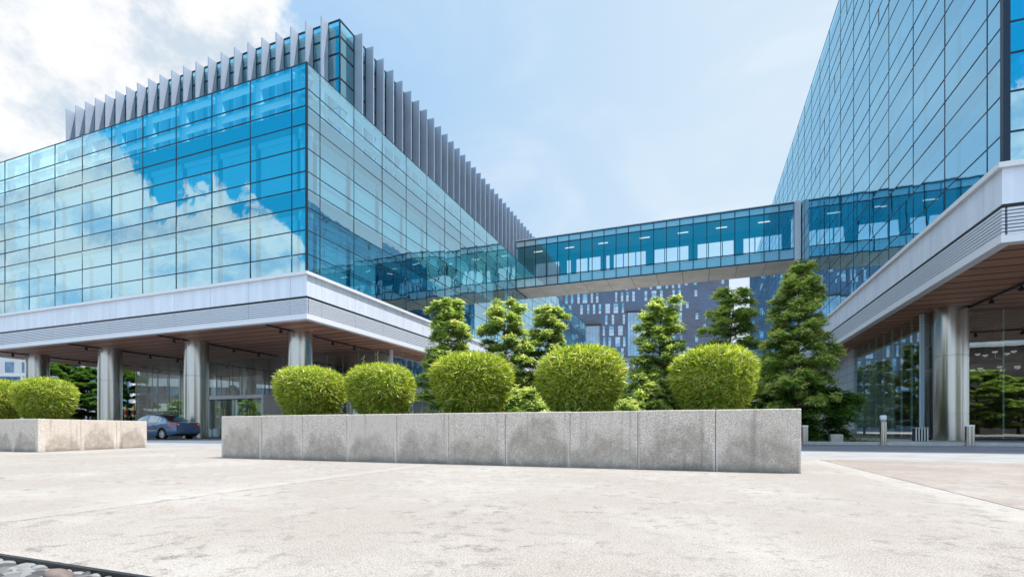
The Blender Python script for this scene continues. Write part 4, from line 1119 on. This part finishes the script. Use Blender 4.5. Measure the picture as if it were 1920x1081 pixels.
# ================================================================== PARKED CAR
def car():
    paint = pbr('blue_grey_paint', (0.060, 0.125, 0.235), 0.28, 0.25, coat=1.0)
    tint = pbr('dark_window_glass', (0.012, 0.014, 0.017), 0.12, 0.0, spec=0.35)
    rubber = pbr('rubber', (0.012, 0.012, 0.012), 0.8); alloy = pbr('alloy', (0.62, 0.63, 0.65), 0.3, 0.8)
    lampr = pbr('red_lens', (0.42, 0.012, 0.012), 0.12, coat=1.0); chrome = pbr('chrome', (0.7, 0.7, 0.72), 0.12, 1.0)
    th = empty('parked_car', (0, 0, 0), 'dark blue sedan parked on the road, seen from behind beside the left planter', 'car')
    lerp = lambda x, xs, ys: float(np.interp(x, xs, ys))
    top = lambda x: lerp(x, [-2.26,-2.20,-2.1,-1.9,-1.62,-1.3,-.98,-.7,-.35,0,.3,.6,.9,1.2,1.42,1.8,2.1,2.22,2.3], [.93,.985,1.01,1.03,1.055,1.20,1.33,1.415,1.465,1.485,1.475,1.43,1.31,1.15,1.03,.95,.84,.74,.62])
    belt = lambda x: min(lerp(x, [-2.3,-1.6,0,1.3,1.8,2.3], [.93,.965,.93,.90,.86,.60]), top(x)-.015)
    wid = lambda x: lerp(x, [-2.28,-2.2,-2.05,-1.7,-1,0,1,1.7,2.05,2.2,2.3], [.70,.77,.835,.875,.89,.895,.89,.87,.80,.70,.58])
    xw = (-1.30, 1.36); ra = .375; zc = .315
    def zlow(x):
        z = lerp(x, [-2.3,-2.0,-1.6,1.7,2.1,2.3], [.34,.27,.20,.20,.22,.26])
        for c in xw:
            if abs(x-c) < ra: z = max(z, zc+math.sqrt(ra*ra-(x-c)**2))
        return z
    xs = sorted(set([round(-2.26+i*.06, 3) for i in range(77)]+[c+s*ra*.999 for c in xw for s in (-1, 1)]+[c+s*ra*.93 for c in xw for s in (-1, 1)]))
    def station(x):
        w = wid(x); zb = belt(x); zt = top(x); zl = zlow(x); h = max(0, zt-zb)
        wr = w-.06-min(.26, h*.42)-.02
        hh = lambda f: zl+(zb-zl)*f
        sh = (-1 if x < 0 else 1)
        return [(w-.05 if zl < .3 else w-.01, zl), (w, hh(.22)), (w+.005, hh(.45)), (w-.004, hh(.62)), (w+.002, hh(.70)), (w-.02, hh(.9)), (w-.06, zb), (wr, zt-min(.07, h*.5)), (wr-.12, zt-min(.02, h*.2)), (wr*.45, zt+.004), (0, zt+.008)]
    def xoff(x, z):
        if x > -2.1: return 0
        f = (-2.1-x)/.16
        return f*lerp(z, [.3,.45,.62,.66,.95,1.05], [.02,-.05,-.045,.0,.02,.06])
    m = MB(); ns = len(station(0)); rows = []
    for x in xs:
        st = station(x)
        ring = [(x+xoff(x, z), y, z) for y, z in st]+[(x+xoff(x, z), -y, z) for y, z in st[-2::-1]]
        rows.append(ring)
    nr = len(rows[0])
    for ring in rows: m.v += ring
    for i in range(len(xs)-1):
        for j in range(nr-1):
            m.f.append((i*nr+j, i*nr+j+1, (i+1)*nr+j+1, (i+1)*nr+j)); m.mi.append(0)
    m.f.append(tuple(range(nr))); m.mi.append(0)
    m.f.append(tuple((len(xs)-1)*nr+j for j in range(nr-1, -1, -1))); m.mi.append(0)
    body = m.build('body', paint, th, smooth=True, local=True)
    MB().box(-2.1, 2.1, -.66, .66, .20, .70).build('underbody', rubber, th, local=True)
    def sidewin(xa_, xb_, s, name='side_window'):
        m = MB(); n = 9; lo, up = [], []
        for i in range(n):
            x = xa_+(xb_-xa_)*i/(n-1); st = station(x); (y0, z0), (y1, z1) = st[6], st[7]
            f0, f1 = .10, .93
            lo.append((x, s*(y0+(y1-y0)*f0+.008), z0+(z1-z0)*f0)); up.append((x, s*(y0+(y1-y0)*f1+.008), z0+(z1-z0)*f1))
        for i in range(n-1):
            q = [lo[i], lo[i+1], up[i+1], up[i]]
            m.quad(*(q if s < 0 else q[::-1]))
        m.build(name, sideg, th, local=True)
    sideg = glass('car_side_glass', (.45, .5, .5), (.9, .97, 1), .35)
    sideg = pbr('car_side_glass_reflective', (0.30, 0.36, 0.40), 0.03, 0.85)
    for s in (-1, 1):
        for a, b in ((-1.22, -.86), (-.80, .02), (.10, .98)): sidewin(a, b, s)
        # door seams and rubbing strip
        for x in (-.84, .06, 1.06):
            mm = MB(); st = station(x)
            for (ya, za), (yb, zb) in zip(st[0:6], st[1:7]): mm.quad((x-.006, s*(ya+.004), za), (x+.006, s*(ya+.004), za), (x+.006, s*(yb+.004), zb), (x-.006, s*(yb+.004), zb))
            mm.build('door_seam', rubber, th, local=True)
        mm = MB()
        for a, b in ((-.9, .03), (.09, 1.0)): mm.box(a, b, s*.893, s*.908, .50, .545)
        mm.build('rubbing_strip', chrome if s < 0 else chrome, th, local=True)
        for x in (-.62, .28):
            MB().box(x-.10, x+.10, s*.888, s*.925, .80, .83).build('door_handle', paint, th, local=True)
        MB().ball((.92, s*1.0, .99), .07, .12, .08, 12, 7).build('wing_mirror', paint, th, smooth=True, local=True)
        # tail lamp wraps the rear corner
        mm = MB(); n = 8
        lo, up = [], []
        for i in range(n):
            f = i/(n-1)
            if f < .55: x = -1.86-(f/.55)*.34; y = wid(x)-.008
            else:
                g = (f-.55)/.45; x = -2.262; y = wid(-2.26)-.01-g*.24
            z0 = .70 if f > .25 else .78-.08*f/.25; z1 = .98-.02*(1-f) if f < .6 else .98-.12*(f-.6)
            xx = x+(xoff(-2.26, .8)-.012 if f >= .55 else 0)
            lo.append((xx, s*(y+.016), z0)); up.append((xx+.02*(f >= .55), s*(y-.012), max(z0+.02, z1)))
        for i in range(n-1):
            q = [lo[i], lo[i+1], up[i+1], up[i]]; m_ = q if s > 0 else q[::-1]; mm.quad(*m_)
        tl = mm.build('tail_lamp', lampr, th, local=True)
        MB().ball((-2.275, s*(wid(-2.26)-.12), .87), .012, .05, .05, 10, 6).build('lamp_bulb', pbr('clear_lens', (.75, .6, .6), .1), tl, local=True)
        MB().box(1.9, 2.2, s*.60, s*.74, .62, .74).build('headlight', alloy, th, local=True)
    # rear window, windscreen
    for (xa_, xb_, nm) in ((-1.58, -.78, 'rear_window'), (.66, 1.36, 'windscreen')):
        m = MB(); n = 7; prev = None
        for i in range(n):
            x = xa_+(xb_-xa_)*i/(n-1); st = station(x); r_ = []
            for (y, z) in (st[8], st[9], st[10]): r_.append((x, y*.97, z+.010))
            ring = r_+[(x, -y, z) for (x, y, z) in r_[-2::-1]]
            if prev: 
                for j in range(4): m.quad(prev[j], prev[j+1], ring[j+1], ring[j])
            prev = ring
        m.build(nm, tint, th, smooth=True, local=True)
    MB().box(-2.298, -2.285, -.30, .30, .905, .925).build('boot_trim', chrome, th, local=True)
    MB().box(-2.325, -2.300, -.26, .26, .48, .60).build('number_plate', pbr('plate_blank', (.05, .08, .2), .5), th, local=True)
    MB().ball((-2.27, 0, .965), .02, .05, .04, 10, 6).build('badge', chrome, th, smooth=True, local=True)
    mm = MB()
    mm.quad((-2.268, -.52, .67), (-2.268, .52, .67), (-2.268, .52, .68), (-2.268, -.52, .68))
    mm.box(-2.335, -2.315, -.62, .62, .395, .41); mm.build('bumper_seam', rubber, th, local=True)
    for s in (-1, 1):
        for c in xw:
            w = MB()
            prof = [(.20, -.10), (.29, -.10), (.315, -.07), (.315, .07), (.29, .10), (.20, .10)]
            n = len(w.v); seg = 32
            for (r_, yy_) in prof:
                for k_ in range(seg):
                    a = 6.28318*k_/seg; w.v.append((r_*math.cos(a), yy_, r_*math.sin(a)))
            for i in range(len(prof)-1):
                for k_ in range(seg):
                    j = (k_+1) % seg; w.f.append((n+i*seg+k_, n+i*seg+j, n+(i+1)*seg+j, n+(i+1)*seg+k_)); w.mi.append(0)
            wh = empty('wheel', (c, s*.775, .315), None, None); wh.parent = th
            w.build('tyre', rubber, wh, smooth=True, local=True)
            rm = MB(); yf = s*.085
            for k_ in range(24):
                a, b = 6.28318*k_/24, 6.28318*(k_+1)/24
                rm.quad((.17*math.cos(a), yf, .17*math.sin(a)), (.17*math.cos(b), yf, .17*math.sin(b)), (.215*math.cos(b), yf+s*.01, .215*math.sin(b)), (.215*math.cos(a), yf+s*.01, .215*math.sin(a)))
            for k_ in range(7):
                a = 6.28318*k_/7; ca, sa = math.cos(a), math.sin(a)
                p = lambda r_, o: (r_*ca-o*sa, yf-s*.005, r_*sa+o*ca)
                rm.quad(p(.03, -.03), p(.18, -.042), p(.18, .042), p(.03, .03))
            rm.ball((0, yf, 0), .05, .02, .05, 12, 6)
            rm.build('rim', alloy, wh, local=True)
            hb = MB()
            for k_ in range(20):
                a, b = 6.28318*k_/20, 6.28318*(k_+1)/20
                hb.poly([(0, s*.05, 0), (.2*math.cos(a), s*.05, .2*math.sin(a)), (.2*math.cos(b), s*.05, .2*math.sin(b))])
            hb.build('wheel_hub', rubber, wh, local=True)
    th.scale = (1.06, 1.06, 1.06); th.location = (-31.9, 21.75, -.012); th.rotation_euler = (0, 0, math.pi)
    return th
car()
# ================================================================== PEBBLES
peb_cols = [pbr('pebble_'+n_, c, .6, var=.2, vscale=14, bump=.2) for n_, c in (('grey', (.125, .125, .127)), ('pale', (.23, .23, .226)), ('dark', (.06, .06, .063)), ('red', (.17, .13, .115)))]
rp = random.Random(4)
pm = []
for i in range(6):
    m = MB(); m.ball((0, 0, 0), 1, 1, 1, 18, 11)
    ax_ = [(rp.gauss(0, 1), rp.gauss(0, 1), rp.gauss(0, 1)) for _ in range(4)]
    m.v = [tuple(c*(1+.10*sum(math.sin(v[0]*a[0]+v[1]*a[1]+v[2]*a[2]) for a in ax_)/2) for c in v) for v in m.v]
    o = m.build('pebble_tmp', peb_cols[0], smooth=True); pm.append(o.data); bpy.data.objects.remove(o)
pmv = {}
def pebble(x, y, z, a, b, c, rz, ci, mi, lab):
    key = (mi, ci)
    if key not in pmv:
        me = pm[mi].copy(); me.name = 'pebble'; me.materials.clear(); me.materials.append(peb_cols[ci]); pmv[key] = me
    o = bpy.data.objects.new('pebble', pmv[key]); COL.objects.link(o)
    o.location = (x, y, z); o.scale = (a, b, c); o.rotation_euler = (rp.gauss(0, .18), rp.gauss(0, .18), rz)
    tag(o, lab, 'pebble', 'pebbles in the sunken bed at the bottom left corner')
placed = []
tries = 0
while tries < 30000 and len(placed) < 175:
    tries += 1
    lay = 0 if len(placed) < 42 else 1
    x, y = rp.uniform(-3.3, -1.6), rp.uniform(1.06, 1.315); a = rp.uniform(.028, .068); b = a*rp.uniform(.6, .85); c = a*rp.uniform(.35, .55)
    p = proj(x, y, -.06)
    if p is None or p[0] < -60 or p[0] > 330 or p[1] > 1140: continue
    if y+a*.62 > 1.335: continue
    if any(l == lay and (x-q)**2+(y-w)**2 < ((a+e)*(.50 if lay else .70))**2 for q, w, e, l in placed): continue
    placed.append((x, y, a, lay)); ci = rp.choice([0, 0, 1, 1, 2])
    lab = {0: 'smooth mid grey pebble in the sunken bed at the paving edge', 1: 'smooth pale grey pebble in the sunken bed at the paving edge', 2: 'smooth dark grey pebble in the sunken bed at the paving edge'}[ci]
    pebble(x, y, -.098+c if lay == 0 else -.012-c, a, b, c, rp.random()*3.1, ci, rp.randrange(6), lab)
pebble(x_at(116, 1.26), 1.26, -.022, .06, .045, .03, .4, 3, 2, 'single reddish pebble among grey ones in the sunken bed')
# ================================================================== BACKGROUND BUILDINGS
wallw = pbr('white_render', (.70, .72, .74), .7, var=.06, vscale=.3); gbl = pbr('far_window', (.10, .22, .38), .12, spec=.9, var=.4, vscale=.4); pur = pbr('purple_brick', (.16, .12, .16), .7, var=.2, vscale=.6)
def block(name, loc, rz, w, dpt, h, wallm, rows, cols, winw, winh, z0, winm, label, band=None, hmax=100):
    b = empty(name, (loc[0], loc[1], 0), label, 'building', rz=rz)
    MB().box(0, w, 0, dpt, -.3, h).build('wall', wallm, b, local=True)
    MB().box(-.3, w+.3, -.3, dpt+.3, h+.002, h+.5).build('roof', M['alu_white'], b, local=True)
    px_ = w/cols; pz = (h-z0)/rows
    for r_ in range(rows):
        if band: MB().box(-.25, w+.25, -.55, -.01, z0+pz*r_-1.3, z0+pz*r_-.02).build('balcony_band', M['alu_white'], b, local=True)
        for c in range(cols):
            x0 = px_*(c+.5)-winw/2; zz = z0+pz*r_+(pz-winh)/2
            MB().box(x0, x0+winw, -.05, .05, zz, zz+winh).build('window', winm, b, local=True)
    return b
a, bb = px_dir(-30)
block('office_block', (a*95, bb*95), R(28), 26, 14, 17.5, wallw, 5, 9, 1.5, 2.0, 1.0, gbl, 'pale office block with blue windows far beyond the undercroft at the left edge')
# steel frame canopy in front of it
fx, fy = px_dir(-10)[0]*70, px_dir(-10)[1]*70
cn = empty('steel_canopy', (fx, fy, 0), 'white steel frame structure beneath the pale office block at the left edge', 'canopy', rz=R(28))
for i in range(5): MB().box(i*3.4-.14, i*3.4+.14, 0, .28, -.3, 8.2).build('post', M['white'], cn, local=True)
for z in (4.2, 5.6, 8.201): MB().box(-.3, 14, -.02, .3, z, z+.3).build('beam', M['white'], cn, local=True)
MB().box(-.2, 13.9, .31, 6, 4.6, 8.1).build('glazed_wall', gbl, cn, local=True)
a, bb = px_dir(262)
block('low_building', (a*84, bb*84), R(35), 34, 12, 13.5, pur, 3, 10, 2.2, 1.7, .8, gbl, 'low building with white balcony bands seen through the lobby glass', band=True)
a, bb = px_dir(470)
bgr = (bgt[0], bgt[1].copy()); bgr[1].materials.clear(); bgr[1].materials.append(M['leaf'])
# behind the viewer: what the glass reflects
brown = pbr('brown_facade', (.11, .09, .085), .7, var=.2, vscale=.4)
block('city_block', (28, -75), R(-3), 70, 16, 17, brown, 4, 20, 1.3, 2.9, 1.2, gbl, 'brown city block with tall windows behind the viewer, mirrored in the right lobby glass')
block('city_block', (-240, -60), R(4), 150, 16, 19, pbr('grey_facade', (.22, .21, .21), .7, var=.2, vscale=.3), 5, 26, 3.2, 1.5, 1.2, gbl, 'long grey city block with white bands behind the viewer, mirrored in the left lobby glass', band=True)
for i, (x, y, hh) in enumerate(((-125, -24, 8), (-101, -27, 9), (-78, -25, 7.5), (-52, -26, 8), (24, -24, 8.5), (30, -28, 7.5), (37, -24, 9), (43, -27, 8), (50, -24, 7.5), (57, -27, 9), (64, -25, 8))):
    t_ = place_tree('tree', bgr, x, y, (hh/9*1.5, hh/9*1.5, hh/9), i*1.1, 'broad dark tree behind the viewer, mirrored in the lobby glass', 'tree', 'trees behind the viewer', 0)
